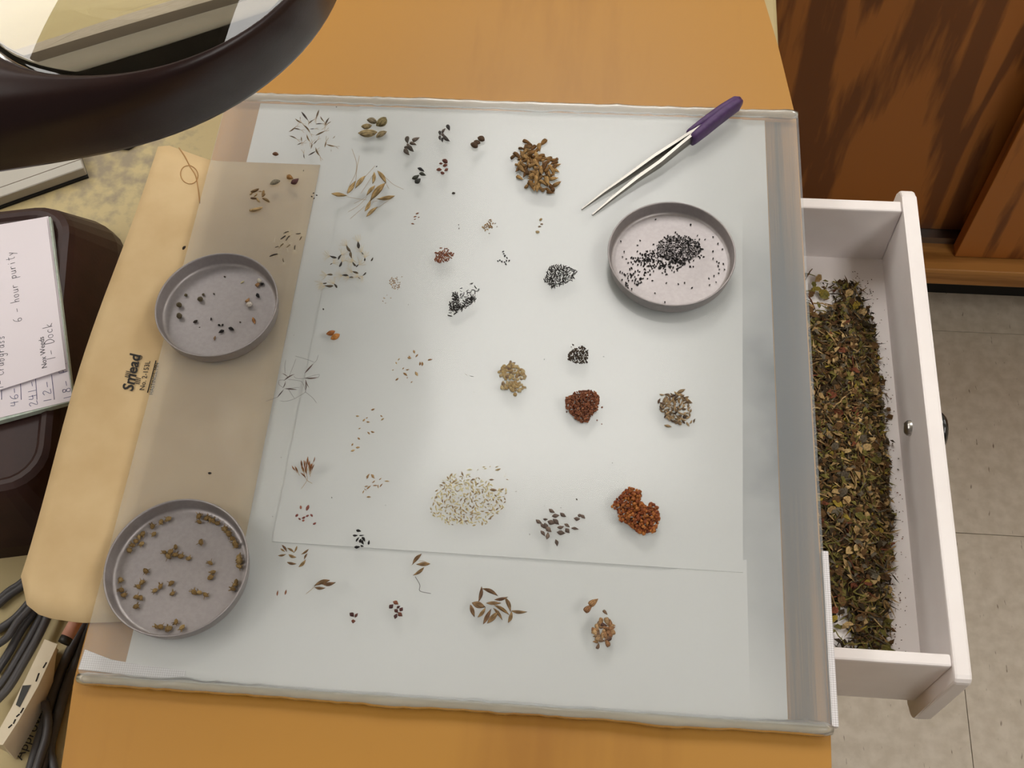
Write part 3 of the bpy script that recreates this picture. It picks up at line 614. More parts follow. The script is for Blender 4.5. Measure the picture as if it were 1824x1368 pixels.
# cables
M_cable = pm('grey_cable', srgb(78, 76, 78), rough=.45)
CB = [([(-25, 268), (60, 195), (130, 150), (220, 70)], .0022, .003, 'grey cable looping out from under the folder, topmost at left edge'), ([(-25, 300), (60, 225), (130, 178), (230, 90)], .0022, .003, 'grey cable beside the topmost one at the left edge'),
 ([(-30, 465), (90, 385), (180, 290), (260, 180)], .0024, .003, 'grey cable second bend below the folder corner'), ([(-30, 560), (50, 500), (120, 395), (215, 290), (290, 170)], .0022, .009, 'grey cable crossing over the others below the folder corner'),
 ([(-30, 740), (60, 600), (140, 455), (230, 320), (300, 170)], .0024, .003, 'grey cable middle of the left bundle'), ([(-30, 860), (60, 740), (150, 590), (230, 450), (290, 330), (340, 190)], .0024, .003, 'grey cable left of the cardboard sleeve'),
 ([(-30, 930), (60, 830), (150, 680), (230, 540), (300, 400), (350, 280), (380, 190)], .0024, .008, 'grey cable touching the cardboard sleeve'),
 ([(190, 1420), (260, 1180), (330, 960), (400, 740), (480, 560), (560, 410), (620, 280)], .0028, .003, 'thick grey cable between sleeve and workboard'), ([(270, 1420), (340, 1180), (395, 980), (440, 830), (510, 670), (575, 500), (625, 380)], .0028, .003, 'thick grey cable nearest the workboard side'),
 ([(300, 930), (318, 1050), (305, 1170), (265, 1300), (230, 1420)], .0024, .008, 'grey cable arching over the thick pair'), ([(345, 1170), (335, 1260), (350, 1330), (372, 1430)], .0024, .003, 'short grey cable end at the bottom edge')]
for pts, r, dz, lab in CB:
    P = [W(x / 3.717, 1000 + y / 3.717, ZB + dz) for x, y in pts]; o = tube('power_cable', [(q.x, q.y, q.z) for q in smoothline(P, 6)], r, M_cable, None, 10); tag(o, lab, 'cable', 'grey cables left of the workboard')
# cardboard sleeve
M_card = pm('cream_cardboard', srgb(234, 222, 198), srgb(224, 210, 182), 40, .8)
z5 = lambda x, y, z: W(x / 3.717, 1000 + y / 3.717, z)
cs = empty('cardboard_sleeve', z5(180, 900, ZB)); tag(cs, 'cream folded cardboard sleeve lying among the cables', 'cardboard')
tp = [(295, 515), (380, 548), (250, 830), (120, 1060), (18, 1215), (-60, 1210), (80, 960)]
rd = [(380, 548), (345, 850), (235, 1090), (110, 1310), (60, 1322), (18, 1215), (120, 1060), (250, 830)]
zt_ = -.078
A_ = [z5(x, y, zt_) for x, y in tp]; B0 = [z5(380, 548, zt_), z5(250, 830, zt_), z5(120, 1060, zt_), z5(18, 1215, zt_)]; B1 = [z5(350, 850 - 240, ZB + .001), z5(345, 860, ZB + .001), z5(225, 1100, ZB + .001), z5(105, 1312, ZB + .001)]
C1 = [Vector((p.x, p.y, ZB + .001)) for p in (A_[0], A_[6], A_[5], A_[5])]; C0 = [A_[0], A_[6], A_[5], A_[5]]
V = [tuple(p) for p in A_]; F = [tuple(range(7))]
k = len(V); V += [tuple(p) for p in B0 + B1]; F += [(k + i, k + 4 + i, k + 5 + i, k + 1 + i) for i in range(3)]
k = len(V); V += [tuple(p) for p in (A_[0], A_[6], A_[5])] + [(p.x, p.y, ZB + .001) for p in (A_[0], A_[6], A_[5])]; F += [(k, k + 1, k + 4, k + 3), (k + 1, k + 2, k + 5, k + 4)]
k = len(V); V += [tuple(B0[3]), tuple(B1[3]), (A_[5].x, A_[5].y, ZB + .001), tuple(A_[5])]; F += [(k, k + 1, k + 2, k + 3)]
k = len(V); V += [tuple(B0[0]), tuple(B1[0]), (A_[0].x, A_[0].y, ZB + .001), tuple(A_[0])]; F += [(k, k + 1, k + 2, k + 3)]
mk('sleeve_body', V, F, M_card, cs)
sl = [z5(x, y, zt_ + .0003) for x, y in ((150, 822), (205, 818), (130, 965), (105, 950))]; prism('finger_slot', [(p.x, p.y) for p in sl], zt_ + .0001, zt_ + .0004, M_dark2, cs)
for a, b_ in (((308, 668), (285, 705)), ((258, 740), (238, 795)), ((155, 970), (135, 1005)), ((130, 1010), (108, 1028)), ((102, 1045), (88, 1075)), ((80, 1080), (55, 1102))):
    P = [z5(*a, zt_ + .0002), z5(*b_, zt_ + .0002)]; tube('perforation', P, .0004, M_black, cs, 4)
q, q2 = z5(122, 1300, ZB + .004), z5(275, 985, ZB + .004); textmesh('side_print', 'Approved  Discon', .0075, M_ink, cs, (q.x + .001, q.y - .001, ZB + .0012), math.atan2(q2.y - q.y, q2.x - q.x))
# pink tube end
pk = empty('pink_wrapped_tube', z5(470, 470, ZB)); tag(pk, 'pink wrapped tube with black lettering poking out below the folder', 'tube')
def cyl(name, a, b_, r, m): tube(name, [a, b_], r, m, pk, 14)
pa, pb, pc = z5(420, 545, ZB + .014), z5(445, 500, ZB + .014), z5(530, 350, ZB + .014)
cyl('cap', pa, pb, .0034, M_dark2); cyl('wrapper', pb, pc, .0036, pm('pink_wrap', srgb(206, 150, 128), rough=.6))
t_ = (pc - pb).normalized(); textmesh('wrap_print', 'YO', .0055, M_ink, pk, (pb.x + t_.x * .012 + .001, pb.y + t_.y * .012 - .001, ZB + .0177), math.atan2(t_.y, t_.x) + math.pi / 2 * 0, 0, .0002)
# ================================================================ SEEDS
def smesh(name, prof, w, h, bend=0, seg=8):
    n_ = len(prof); v = []; f = []
    for i, r in enumerate(prof):
        t = i / (n_ - 1)
        for k in range(seg):
            a = 2 * math.pi * k / seg; v.append((t - .5, w * r * math.cos(a) / 2 + bend * (4 * (t - .5) ** 2 - .5), h * (1 + r * math.sin(a)) / 2))
    for i in range(n_ - 1):
        for k in range(seg): f.append((i * seg + k, i * seg + (k + 1) % seg, (i + 1) * seg + (k + 1) % seg, (i + 1) * seg + k))
    f.append(tuple(range(seg))[::-1]); f.append(tuple((n_ - 1) * seg + k for k in range(seg)))
    me = bpy.data.meshes.new(name); me.from_pydata(v, [], f); me.polygons.foreach_set('use_smooth', [True] * len(f)); return me
PROF = {'ovoid': [.05, .62, .9, 1, .9, .62, .05], 'tear': [.1, .7, 1, .92, .7, .4, .04], 'rod': [.45, .85, 1, 1, .95, .75, .3], 'sliver': [.08, .6, .95, 1, .8, .42, .03], 'wedge': [.75, 1, .98, .85, .62, .34, .06], 'diamond': [.06, .5, .92, 1, .72, .36, .03]}
SHAPE = {}; COLS = {}
def shape(name, prof, w, h, cols, rough=.55, streak=0, bends=(0, .06, -.06)):
    m = seedmat('seed_' + name, [srgb(*c) for c in cols], rough, streak); L = []
    for i, b_ in enumerate(bends):
        me = smesh('seed', PROF[prof], w * (1 - .1 * i), h * (1 + .08 * i), b_); me.materials.append(m); L.append(me)
    SHAPE[name] = L; COLS[name] = cols; return m
shape('needle', 'sliver', .12, .10, [(92, 78, 66), (150, 122, 84), (72, 64, 66)], .6, 1)
shape('burseed', 'ovoid', .58, .35, [(120, 108, 74), (150, 132, 96), (104, 100, 92)], .6, 1)
shape('greybrown', 'wedge', .52, .36, [(110, 100, 88), (70, 64, 58), (128, 112, 98)], .5, 1)
shape('darkgrey', 'wedge', .45, .36, [(74, 68, 64), (52, 50, 50), (98, 86, 80)])
shape('lentil', 'ovoid', .78, .45, [(82, 62, 46), (66, 50, 40)], .45)
shape('blackish', 'tear', .5, .4, [(44, 42, 46), (70, 72, 62), (34, 32, 36)], .45)
shape('redbrown', 'ovoid', .66, .45, [(106, 62, 50), (120, 74, 58), (92, 54, 46)], .45)
shape('tanwedge', 'wedge', .46, .30, [(142, 104, 56), (100, 68, 36), (176, 140, 88), (80, 54, 30)], .5, 1)
shape('oat', 'sliver', .25, .18, [(162, 134, 88), (176, 150, 106), (140, 112, 70)], .6, 1, (0, .04, -.04))
shape('brownoval', 'ovoid', .66, .45, [(96, 64, 44), (104, 70, 48)], .4)
shape('greylens', 'ovoid', .6, .3, [(128, 118, 98), (120, 112, 94)], .5)
shape('tanoval', 'tear', .66, .45, [(140, 100, 52), (148, 108, 60)], .4)
shape('maroon', 'tear', .6, .45, [(88, 54, 50), (80, 48, 46)], .4)
shape('barred', 'rod', .32, .25, [(150, 120, 78), (84, 62, 40), (176, 148, 104)], .6, 1)
shape('stick', 'rod', .17, .15, [(84, 72, 60), (60, 52, 46), (128, 108, 78)], .6, 1)
shape('achene', 'tear', .30, .24, [(76, 70, 64), (58, 54, 52), (112, 98, 76)], .6, 1)
shape('tinyred', 'sliver', .36, .3, [(142, 90, 62), (126, 78, 56)])
shape('tinydark', 'ovoid', .6, .4, [(60, 50, 44), (74, 62, 52)])
shape('tinytan', 'sliver', .40, .3, [(176, 146, 104), (150, 118, 80), (136, 108, 80)])
shape('rustrod', 'rod', .36, .35, [(138, 84, 58), (116, 68, 50), (154, 100, 70)])
shape('black', 'tear', .55, .42, [(18, 15, 16), (28, 24, 24)], .4)
shape('blackrod', 'rod', .21, .20, [(34, 30, 30), (22, 19, 20), (52, 46, 42)], .45)
shape('orangeoval', 'ovoid', .56, .45, [(176, 120, 58), (146, 88, 46)], .35)
shape('hair', 'sliver', .09, .08, [(92, 74, 72), (104, 84, 76), (74, 62, 64)])
shape('chaffy', 'sliver', .42, .3, [(176, 142, 96), (150, 112, 74), (188, 160, 116)], .6, 1)
shape('tanlens', 'ovoid', .72, .35, [(172, 150, 104), (150, 124, 84), (186, 168, 128), (110, 86, 68)], .4)
shape('darkbit', 'ovoid', .58, .45, [(46, 36, 30), (70, 56, 42), (34, 27, 26)], .4)
shape('redgrain', 'ovoid', .8, .7, [(122, 70, 48), (146, 90, 62), (92, 52, 40), (168, 112, 78)], .45)
shape('streaked', 'sliver', .36, .28, [(84, 62, 50), (176, 150, 112), (58, 44, 40), (150, 124, 88)], .6, 1)
shape('fan', 'sliver', .16, .13, [(154, 100, 56), (130, 84, 52), (174, 122, 70)], .6, 1)
shape('redoval', 'ovoid', .6, .45, [(142, 84, 74), (120, 66, 60), (160, 104, 84)], .45)
shape('pale', 'sliver', .32, .22, [(214, 202, 154), (198, 182, 132), (172, 148, 106), (128, 102, 76), (222, 212, 168), (206, 190, 144)], .6)
shape('greypoint', 'diamond', .52, .42, [(116, 98, 88), (98, 84, 76), (128, 110, 98)], .5, 1)
shape('orange', 'ovoid', .86, .75, [(150, 84, 40), (122, 60, 34), (182, 116, 56), (96, 46, 34)], .35)
shape('brownsliver', 'sliver', .27, .2, [(136, 108, 72), (112, 84, 64), (156, 128, 88), (98, 72, 58)], .6, 1)
shape('darkred', 'diamond', .72, .6, [(84, 50, 44), (70, 42, 42), (130, 80, 58)], .4)
shape('wheaty', 'wedge', .55, .42, [(170, 132, 90), (140, 100, 68), (186, 154, 112), (84, 60, 54)], .5, 1)
shape('bur', 'ovoid', .78, .7, [(150, 122, 76), (120, 96, 60), (168, 142, 94)], .7, 1)
shape('whiteball', 'ovoid', 1.0, .95, [(214, 206, 190), (196, 188, 180)], .4)
shape('olive', 'ovoid', .9, .7, [(90, 80, 58), (80, 70, 54)], .6)
M_awn = pm('awn_straw', srgb(160, 132, 92), rough=.7); M_dawn = pm('awn_grey', srgb(96, 88, 88), rough=.7); M_papp = pm('pappus_hair', srgb(196, 182, 152), rough=.8)
A, B, D, E_, F_, G, H_, I_, J, K_, L_, Mz, Nz = (420, 160, 5.7), (700, 160, 5.7), (420, 370, 5.7), (660, 370, 5.7), (940, 340, 4.275), (470, 580, 5.527), (800, 580, 3.965), (470, 790, 5.7), (740, 800, 3.648), (460, 960, 5.365), (800, 980, 5.365), (170, 860, 4.56), (260, 440, 6.22)
def Z(t, x, y, z=0): return W(t[0] + x / t[2], t[1] + y / t[2], z)
srnd = random.Random(5)
NAMES = {'needle': 'grass_sliver', 'burseed': 'mottled_seed', 'greybrown': 'grey_brown_seed', 'darkgrey': 'dark_grey_seed', 'lentil': 'plump_brown_seed', 'blackish': 'blackish_seed', 'redbrown': 'red_brown_seed', 'tanwedge': 'tan_wedge_seed', 'oat': 'oat_seed', 'brownoval': 'brown_oval_seed', 'greylens': 'grey_lens_seed', 'tanoval': 'tan_seed', 'maroon': 'maroon_seed', 'barred': 'straw_seed', 'stick': 'stick_achene', 'achene': 'achene', 'tinyred': 'reddish_sliver', 'tinydark': 'dark_speck', 'tinytan': 'tiny_tan_seed', 'rustrod': 'rust_rod_seed', 'black': 'black_seed', 'blackrod': 'black_rod_seed', 'orangeoval': 'orange_oval_seed', 'hair': 'thin_floret', 'chaffy': 'tan_spikelet', 'tanlens': 'tan_oval_seed', 'darkbit': 'dark_brown_seed', 'redgrain': 'red_grain', 'streaked': 'streaked_seed', 'fan': 'brown_floret', 'redoval': 'reddish_oval_seed', 'pale': 'pale_straw_seed', 'greypoint': 'pointed_grey_seed', 'orange': 'orange_round_seed', 'brownsliver': 'brown_sliver_seed', 'darkred': 'dark_red_seed', 'wheaty': 'wheat_seed', 'bur': 'bur', 'whiteball': 'white_round_seed', 'olive': 'olive_seed'}
ORD = ['leftmost', 'second from the left', 'third from the left', 'fourth from the left', 'fifth from the left', 'sixth from the left', 'seventh from the left', 'eighth from the left', 'ninth from the left', 'tenth from the left', 'eleventh from the left', 'twelfth from the left', 'thirteenth from the left']
NUM = 'zero one two three four five six seven eight nine ten eleven twelve thirteen'.split()
def label_all(obs, single, plural, group, cat='seed'):
    n_ = len(obs)
    if n_ == 1: tag(obs[0], single, cat, None); return
    if n_ <= 13:
        so = sorted(obs, key=lambda o: o.location.x)
        for i, o in enumerate(so):
            w_ = 'rightmost' if i == n_ - 1 else ('middle one' if n_ == 3 and i == 1 else ORD[i])
            tag(o, '%s of the %s %s' % (w_, NUM[n_], plural), cat, group)
    else:
        for o in obs: tag(o, single, cat, group)
def one(kind, T, s, z=0, name='weed_seed', width=1, tilt=0, var=None):
    a, b_ = Z(T, s[0], s[1], z), Z(T, s[2], s[3], z); d = b_ - a; L = d.length; c = (a + b_) / 2
    me = SHAPE[kind][srnd.randrange(len(SHAPE[kind])) if var is None else var]
    o = link(NAMES[kind] if name == 'weed_seed' else name, me, None, None, (c.x, c.y, z)); o.rotation_euler = (0, tilt, math.atan2(d.y, d.x)); L *= 1.1; o.scale = (L, L * width * 1.15, L * min(width, 1.2) * 1.1); return o
def dot(kind, T, x, y, ln, z=0, name='weed_seed'):
    a = srnd.uniform(0, 3.14); return one(kind, T, (x - ln / 2 * math.cos(a), y - ln / 2 * math.sin(a), x + ln / 2 * math.cos(a), y + ln / 2 * math.sin(a)), z, name)
def many(kind, T, segs, single, plural, group, name='weed_seed', z=0):
    obs = []
    for s in segs:
        if len(s) == 3: obs.append(dot(kind, T, s[0], s[1], s[2], z, name))
        else: obs.append(one(kind, T, s, z, name, s[4] if len(s) > 4 else 1))
    if single is not None: label_all(obs, single, plural, group)
    return obs
def inside(p, poly):
    c = False; j = len(poly) - 1
    for i in range(len(poly)):
        if (poly[i][1] > p[1]) != (poly[j][1] > p[1]) and p[0] < (poly[j][0] - poly[i][0]) * (p[1] - poly[i][1]) / (poly[j][1] - poly[i][1]) + poly[i][0]: c = not c
        j = i
    return c
def edge_d(p, poly):
    m_ = 1e9
    for i in range(len(poly)):
        a = Vector(poly[i - 1]); b_ = Vector(poly[i]); q = Vector(p); t = max(0, min(1, (q - a).dot(b_ - a) / max(1e-9, (b_ - a).length_squared))); m_ = min(m_, (q - a - (b_ - a) * t).length)
    return m_
def pile(kind, T, poly, n, ln, zmax, cand=5, z0=0, name='weed_seed', jit=.25):
    xs = [p[0] for p in poly]; ys = [p[1] for p in poly]; P = []
    for i in range(n):
        best = None; bd = -1
        for c in range(cand):
            while True:
                p = (srnd.uniform(min(xs), max(xs)), srnd.uniform(min(ys), max(ys)))
                if inside(p, poly): break
            d = min([(p[0] - q[0]) ** 2 + (p[1] - q[1]) ** 2 for q in P] or [1e9])
            if d > bd: bd = d; best = p
        P.append(best)
    obs = []
    for p in P:
        l_ = ln * srnd.uniform(1 - jit, 1 + jit); a = srnd.uniform(0, 6.283); e = min(1, edge_d(p, poly) / (ln * 2.2)); zz = z0 + zmax * e * srnd.random()
        obs.append(one(kind, T, (p[0] - l_ / 2 * math.cos(a), p[1] - l_ / 2 * math.sin(a), p[0] + l_ / 2 * math.cos(a), p[1] + l_ / 2 * math.sin(a)), zz, name, 1, srnd.gauss(0, .3) * e if zmax else 0))
    return obs
def hairs(name, T, lines, r, m, z=.0006, parent=None):
    v = []; f = []
    for ln in lines:
        P = [Z(T, x, y, z) for x, y in ln]; tubegeo(smoothline(P, 4) if len(P) > 2 else P, r, 4, v, f)
    o = mk(name, v, f, m, None)
    if parent: rel(o, parent)
    return o
def awned(kind, T, s, awn, name, r=.00011, m=None, part='awn', body='floret', z=0):
    a, b_ = Z(T, s[0], s[1]), Z(T, s[2], s[3]); e = empty(name, ((a.x + b_.x) / 2, (a.y + b_.y) / 2, z))
    rel(one(kind, T, s, z, body), e)
    if awn: hairs(part, T, awn, r, m or M_awn, .0007 + z, e)
    return e
def fan(s, spread, ln, k, rn):
    dx, dy = s[2] - s[0], s[3] - s[1]; a0 = math.atan2(dy, dx); out = []
    for i in range(k):
        a = a0 + spread * (i / (k - 1) - .5) * 2 + rn.uniform(-.1, .1); l_ = ln * rn.uniform(.7, 1.1); bx = a + rn.uniform(-.35, .35)
        out.append([(s[2], s[3]), (s[2] + l_ * .55 * math.cos(a), s[3] + l_ * .55 * math.sin(a)), (s[2] + l_ * math.cos((a + bx) / 2), s[3] + l_ * math.sin((a + bx) / 2))])
    return out
# 1 needle grass
obs = []
for s in [(670,230,735,315),(845,210,815,300),(605,300,680,345),(655,275,655,305),(585,395,665,410),(545,430,615,375),(690,360,760,445),(735,350,795,305),(815,350,885,347),(860,275,900,330),(945,290,905,375),(965,325,925,355),(755,400,805,395),(815,465,910,420),(550,470,625,505),(720,460,755,535),(625,560,680,540),(665,480,670,530),(765,600,775,540),(790,555,830,510),(905,585,920,520),(925,560,1015,578),(810,595,855,680),(740,668,815,625),(698,700,690,645)]:
    obs.append(awned('needle', A, s, fan(s, .35, 45, 2, srnd), 'grass_floret'))
label_all(obs, 'slender awned grass floret in the loose tangle at the far left', '', 'needle grass florets at the far left of the plate', 'grass seed')
many('needle', A, [(985,495,1010,468),(968,630,967,605)], 'x', 'bare slivers right of the grass floret tangle', 'bare grass slivers')
# 2-7
many('burseed', A, [(1255,465,1435,455,.8),(1430,495,1530,440,.9),(1440,390,1530,310,1.2),(1340,320,1435,350,1.1),(1280,390,1380,380)], '', 'big mottled seeds beside the far paper edge', 'big mottled seeds')
many('greybrown', B, [(145,495,150,555),(205,525,270,495),(180,550,240,570),(125,600,175,570),(165,590,210,640),(125,620,165,675),(150,560,175,590)], '', 'grey-brown seeds right of the big mottled seeds', 'grey-brown wedge seeds')
many('darkgrey', B, [(555,372,575,422),(500,440,535,402),(475,430,480,470),(500,455,525,490),(520,490,575,535),(475,480,480,520),(500,500,505,540)], '', 'dark grey seeds nearest the far plate edge', 'dark grey seeds')
many('lentil', B, [(865,500,930,530,1.1),(825,530,885,555,.85),(795,560,860,600)], '', 'plump brown seeds left of the tan pile', 'plump brown seeds')
many('blackish', B, [(255,805,320,840,.8),(270,860,335,880),(200,918,270,880),(230,960,280,915,1.3)], '', 'blackish seeds right of the oat florets', 'blackish seeds')
many('redbrown', B, [(470,755,505,757),(505,725,555,755,1.1),(508,785,553,770),(443,822,495,820),(525,830,560,808),(485,845,522,860,1.1)], '', 'red-brown seeds below the dark grey seeds', 'red-brown seeds')
many('tinydark', B, [(598,1060,633,1055,1.3)], 'lone small round dark seed below the red-brown seeds', '', None)
# 9 tan pile
obs = pile('tanwedge', B, [(1280,590),(1380,570),(1500,600),(1540,690),(1600,720),(1680,730),(1660,860),(1640,940),(1640,1030),(1580,1065),(1470,1020),(1400,1010),(1360,980),(1380,880),(1290,850),(1240,780),(1250,690),(1300,670)], 92, 72, .0042, 6)
obs += many('tanwedge', B, [(1325,525,1400,555),(1550,520,1495,580),(1200,705,1265,665),(1260,885,1320,920),(1635,985,1705,940)], None, '', None)
label_all(obs, 'tan wedge-shaped seed in the big pile left of the tweezers', '', 'tan wedge seeds left of the tweezers')
# 10 oats
obs = []
for s, aw in [((980,1065,1130,1085), [[(1130,1085),(1250,1108),(1330,1118)]]), ((1140,1060,1215,940), [[(1125,1050),(1160,960),(1215,850),(1225,740),(1180,600)]]), ((1310,890,1215,1010), [[(1310,885),(1360,830),(1415,770)], [(1215,940),(1230,800),(1255,670)]]), ((1410,850,1395,965), [[(1395,860),(1330,960),(1270,1050)]]), ((1450,840,1530,960), [[(1530,960),(1555,1005)], [(1500,870),(1600,960),(1705,1010)]]), ((1410,985,1330,1080), [[(1330,1080),(1270,1120),(1200,1155)], [(1330,1090),(1240,1180),(1140,1240)]]), ((1510,970,1370,1140), [[(1370,1140),(1320,1200)]]), ((1610,1095,1440,1125), [[(1440,1125),(1390,1140)]]), ((1330,1295,1440,1200), [[(1440,1200),(1540,1130),(1605,1095)]]), ((1318,1240,1372,1130), [[(1310,1180),(1230,1250),(1160,1310)]])]:
    obs.append(awned('oat', A, s, aw, 'oat_floret'))
label_all(obs, '', 'straw oat florets with long awns', 'straw oat florets', 'grass seed')
# 11
many('brownoval', A, [(377,662,438,668)], 'lone brown oval seed at the far folder edge', '', None)
many('greylens', A, [(355,968,452,935)], 'grey-tan lens-shaped seed over the folder', '', None)
many('tanoval', A, [(525,885,585,918)], 'tan seed touching a maroon seed over the folder', '', None)
many('maroon', A, [(570,968,643,920)], 'maroon pointed seed touching a tan seed over the folder', '', None)
many('barred', A, [(160,1045,235,1015),(145,1070,175,1045),(190,1085,220,1060),(235,1035,265,1035),(285,1030,275,1085),(270,1090,300,1060),(155,1105,215,1110),(215,1105,245,1145),(280,1110,345,1145),(148,1237,270,1207,.8)], '', 'dark-tipped straw seeds over the folder', 'dark-tipped straw seeds')
many('tinydark', A, [(790,1052,18),(822,1073,18),(772,1086,18),(796,1105,18)], '', 'tiny dark dots over the folder edge', 'tiny dark seeds over the folder edge')
# 12 sticks with pappus
obs = []
for s in [(488,262,540,243),(612,268,662,263),(650,330,672,290),(510,335,553,285),(458,322,510,285),(400,405,440,395),(440,412,488,365),(515,405,555,375),(603,385,598,430),(348,497,428,473),(478,518,488,555),(393,328,395,318),(508,428,518,424)]:
    obs.append(awned('stick', D, s, fan(s, 1.4 if s[2] - s[0] > 11 or s[0] > 393 else 3, 40, 5, srnd), 'tufted_achene', .00008, M_papp, 'pappus', 'achene'))
label_all(obs, '', 'stick achenes with faint tufts, over the folder', 'stick achenes over the folder', 'achene')
# 13 plumed
obs = []
for s in [(1250,420,1243,350),(1165,455,1125,390),(1025,517,955,497),(1040,532,1075,480),(1295,480,1278,452),(1310,545,1312,510),(960,580,985,565),(1055,605,1080,550),(1220,600,1185,555),(1222,605,1250,580),(1245,672,1185,652),(985,685,925,685),(1145,695,1080,690),(1195,710,1150,708),(1325,662,1290,695),(1265,725,1240,705),(1030,818,998,775),(990,803,905,800),(925,770,880,772),(1165,455,1178,520)]:
    obs.append(awned('achene', D, s, fan(s, .85, 78, 9, srnd), 'plumed_achene', .00008, M_papp, 'pappus', 'achene'))
label_all(obs, 'dark achene with a pale hair plume at the left paper edge', '', 'plumed achenes at the left paper edge', 'achene')
many('achene', D, [(1375,545,1395,508)], 'plumeless dark achene right of the plumed ones', '', None)
# 14-22
many('tinyred', E_, [(460,68,493,55),(437,100,470,90),(480,103,500,95),(440,122,462,118),(413,165,446,170)], '', 'tiny reddish slivers right of the oat awns', 'tiny reddish slivers')
many('tinydark', E_, [(895,175,14),(898,212,14)], '', 'dark specks above the rust-brown pile', 'dark specks')
obs = pile('tinytan', E_, [(1140,200),(1210,120),(1245,150),(1240,205),(1160,235)], 20, 27, 0) + many('tinytan', E_, [(1255,162,1275,162),(1278,200,1290,190),(1198,265,1215,258),(1188,300,1196,302)], None, '', None)
label_all(obs, 'tiny tan seed in the sparse cluster left of the dish heap', '', 'tiny tan seeds below the tan pile')
many('tanlens', F_, [(92,232,108,213),(95,255,118,255,.7),(78,275,102,272,.7),(60,315,90,318,1.1)], '', 'small tan seeds left of the tweezer tips', 'small tan seeds by the tweezer tips')
obs = pile('rustrod', E_, [(655,540),(660,460),(700,450),(740,430),(800,440),(840,475),(820,510),(780,545),(740,550),(690,565)], 62, 26, .0008) + many('rustrod', E_, [(702,414,728,412),(752,412,752,430),(760,420,785,415),(780,430,800,433)], None, '', None)
label_all(obs, 'rust-brown rod seed in the small compact pile above the black rods', '', 'rust-brown seeds')
many('black', E_, [(1345,450,24),(1354,470,20),(1363,494,25),(1386,515,22),(1406,543,24),(1381,543,20),(1362,555,22),(1335,552,22),(1314,538,20),(1295,546,22),(1375,577,24)], '', 'glossy black seeds forming a V', 'black seeds in a V')
obs = pile('blackrod', F_, [(125,690),(150,620),(165,575),(250,568),(320,585),(375,615),(330,690),(250,715),(190,740)], 150, 25, .0012, 4)
label_all(obs, 'black rod seed in the compact pile left of the black-seed dish', '', 'black rods beside the dish')
obs = pile('tinytan', E_, [(215,710),(270,705),(305,770),(285,830),(240,830),(200,790),(190,755)], 44, 17, 0) + many('tinytan', E_, [(165,893,172,883),(130,915,150,925),(198,918,215,918),(120,945,132,955),(145,970,160,970),(312,702,328,702)], None, '', None)
label_all(obs, 'tiny pinkish-tan seed in the faint cluster right of the plumed achenes', '', 'tiny pinkish-tan seeds')
obs = pile('blackrod', E_, [(830,855),(880,870),(905,960),(900,1040),(860,1060),(810,1040),(800,980),(840,930)], 84, 33, .0008, 4, 0, 'charcoal_rod_seed') + pile('blackrod', E_, [(900,1000),(960,930),(1060,900),(1070,940),(1000,990),(930,1045)], 46, 32, .0005, 4, 0, 'charcoal_rod_seed') + pile('blackrod', E_, [(905,890),(980,840),(1100,830),(1040,900),(920,920)], 18, 30, 0, 5, 0, 'charcoal_rod_seed')
obs += many('blackrod', E_, [(1008,778,1030,765),(1020,780,1043,765),(908,823,936,816),(910,842,925,857),(1085,855,1105,832),(1055,795,1078,825),(785,1095,830,1105),(795,1068,825,1068),(845,1088,885,1060)], None, '', None, 'charcoal_rod_seed')
label_all(obs, 'charcoal rod seed in the loose heart-shaped pile near the plate centre', '', 'charcoal rods in a heart-shaped pile')
# 23-34
many('orangeoval', G, [(622,98,702,70),(665,145,748,100)], '', 'orange-brown oval seeds touching each other', 'orange-brown oval seeds')
obs = []
HL = [[(490,360),(430,335),(310,300)],[(495,365),(520,340),(535,290)],[(245,510),(300,370),(315,330)],[(210,470),(205,400),(215,340)],[(240,530),(330,540),(375,555),(405,620),(412,655)],[(412,655),(300,720),(215,745),(160,740)],[(412,655),(480,710),(518,760)],[(240,625),(300,715)],[(145,700),(90,720),(20,745)],[(190,610),(150,580),(150,540),(200,535)],[(215,620),(350,608)],[(535,512),(540,480),(420,510)],[(295,500),(330,520),(430,520)]]
HS = [((405,470,490,375), HL[0:2]), ((405,520,535,515), [HL[11], HL[12]]), ((410,535,443,612), []), ((412,560,412,650), [HL[4], HL[5], HL[6]]), ((190,615,215,550), [HL[9]]), ((210,622,325,632), [HL[7], HL[10]]), ((138,703,195,632), [HL[8]]), ((183,472,240,508), [HL[3]]), ((200,540,298,480), [HL[2]])]
for s, h in HS: obs.append(awned('hair', G, s, h, 'bristle_grass_floret', .00008, M_dawn))
label_all(obs, '', 'thin grey florets with long wispy awns', 'thin grey florets with wispy awns', 'grass seed')
obs = many('chaffy', G, [(1475,245,1485,278),(1495,312,1518,283,.8),(1415,318,1455,325),(1430,300,1440,330),(1320,345,1340,325),(1300,360,1308,382),(1613,345,1660,335,.8),(1535,395,1540,360),(1560,400,1558,360),(1365,432,1382,415),(1398,440,1432,433,.8),(1262,442,1280,435),(1375,470,1412,500),(1493,460,1515,500),(1297,542,1327,520),(1407,520,1418,508),(1445,565,1465,552)], 'pale tan spikelet in the scattered cluster below the black rods', '', 'pale tan spikelets')
obs = pile('tanlens', H_, [(345,330),(400,280),(440,250),(500,295),(545,350),(540,380),(470,385),(400,380),(360,350)], 58, 26, .0006) + pile('tanlens', H_, [(375,405),(430,395),(525,410),(540,445),(490,470),(400,455),(370,440)], 38, 25, .0005) + many('tanlens', H_, [(465,475,467,503)], None, '', None)
label_all(obs, 'tan flat oval seed in the pile right of the plate centre', '', 'tan flat oval seeds')
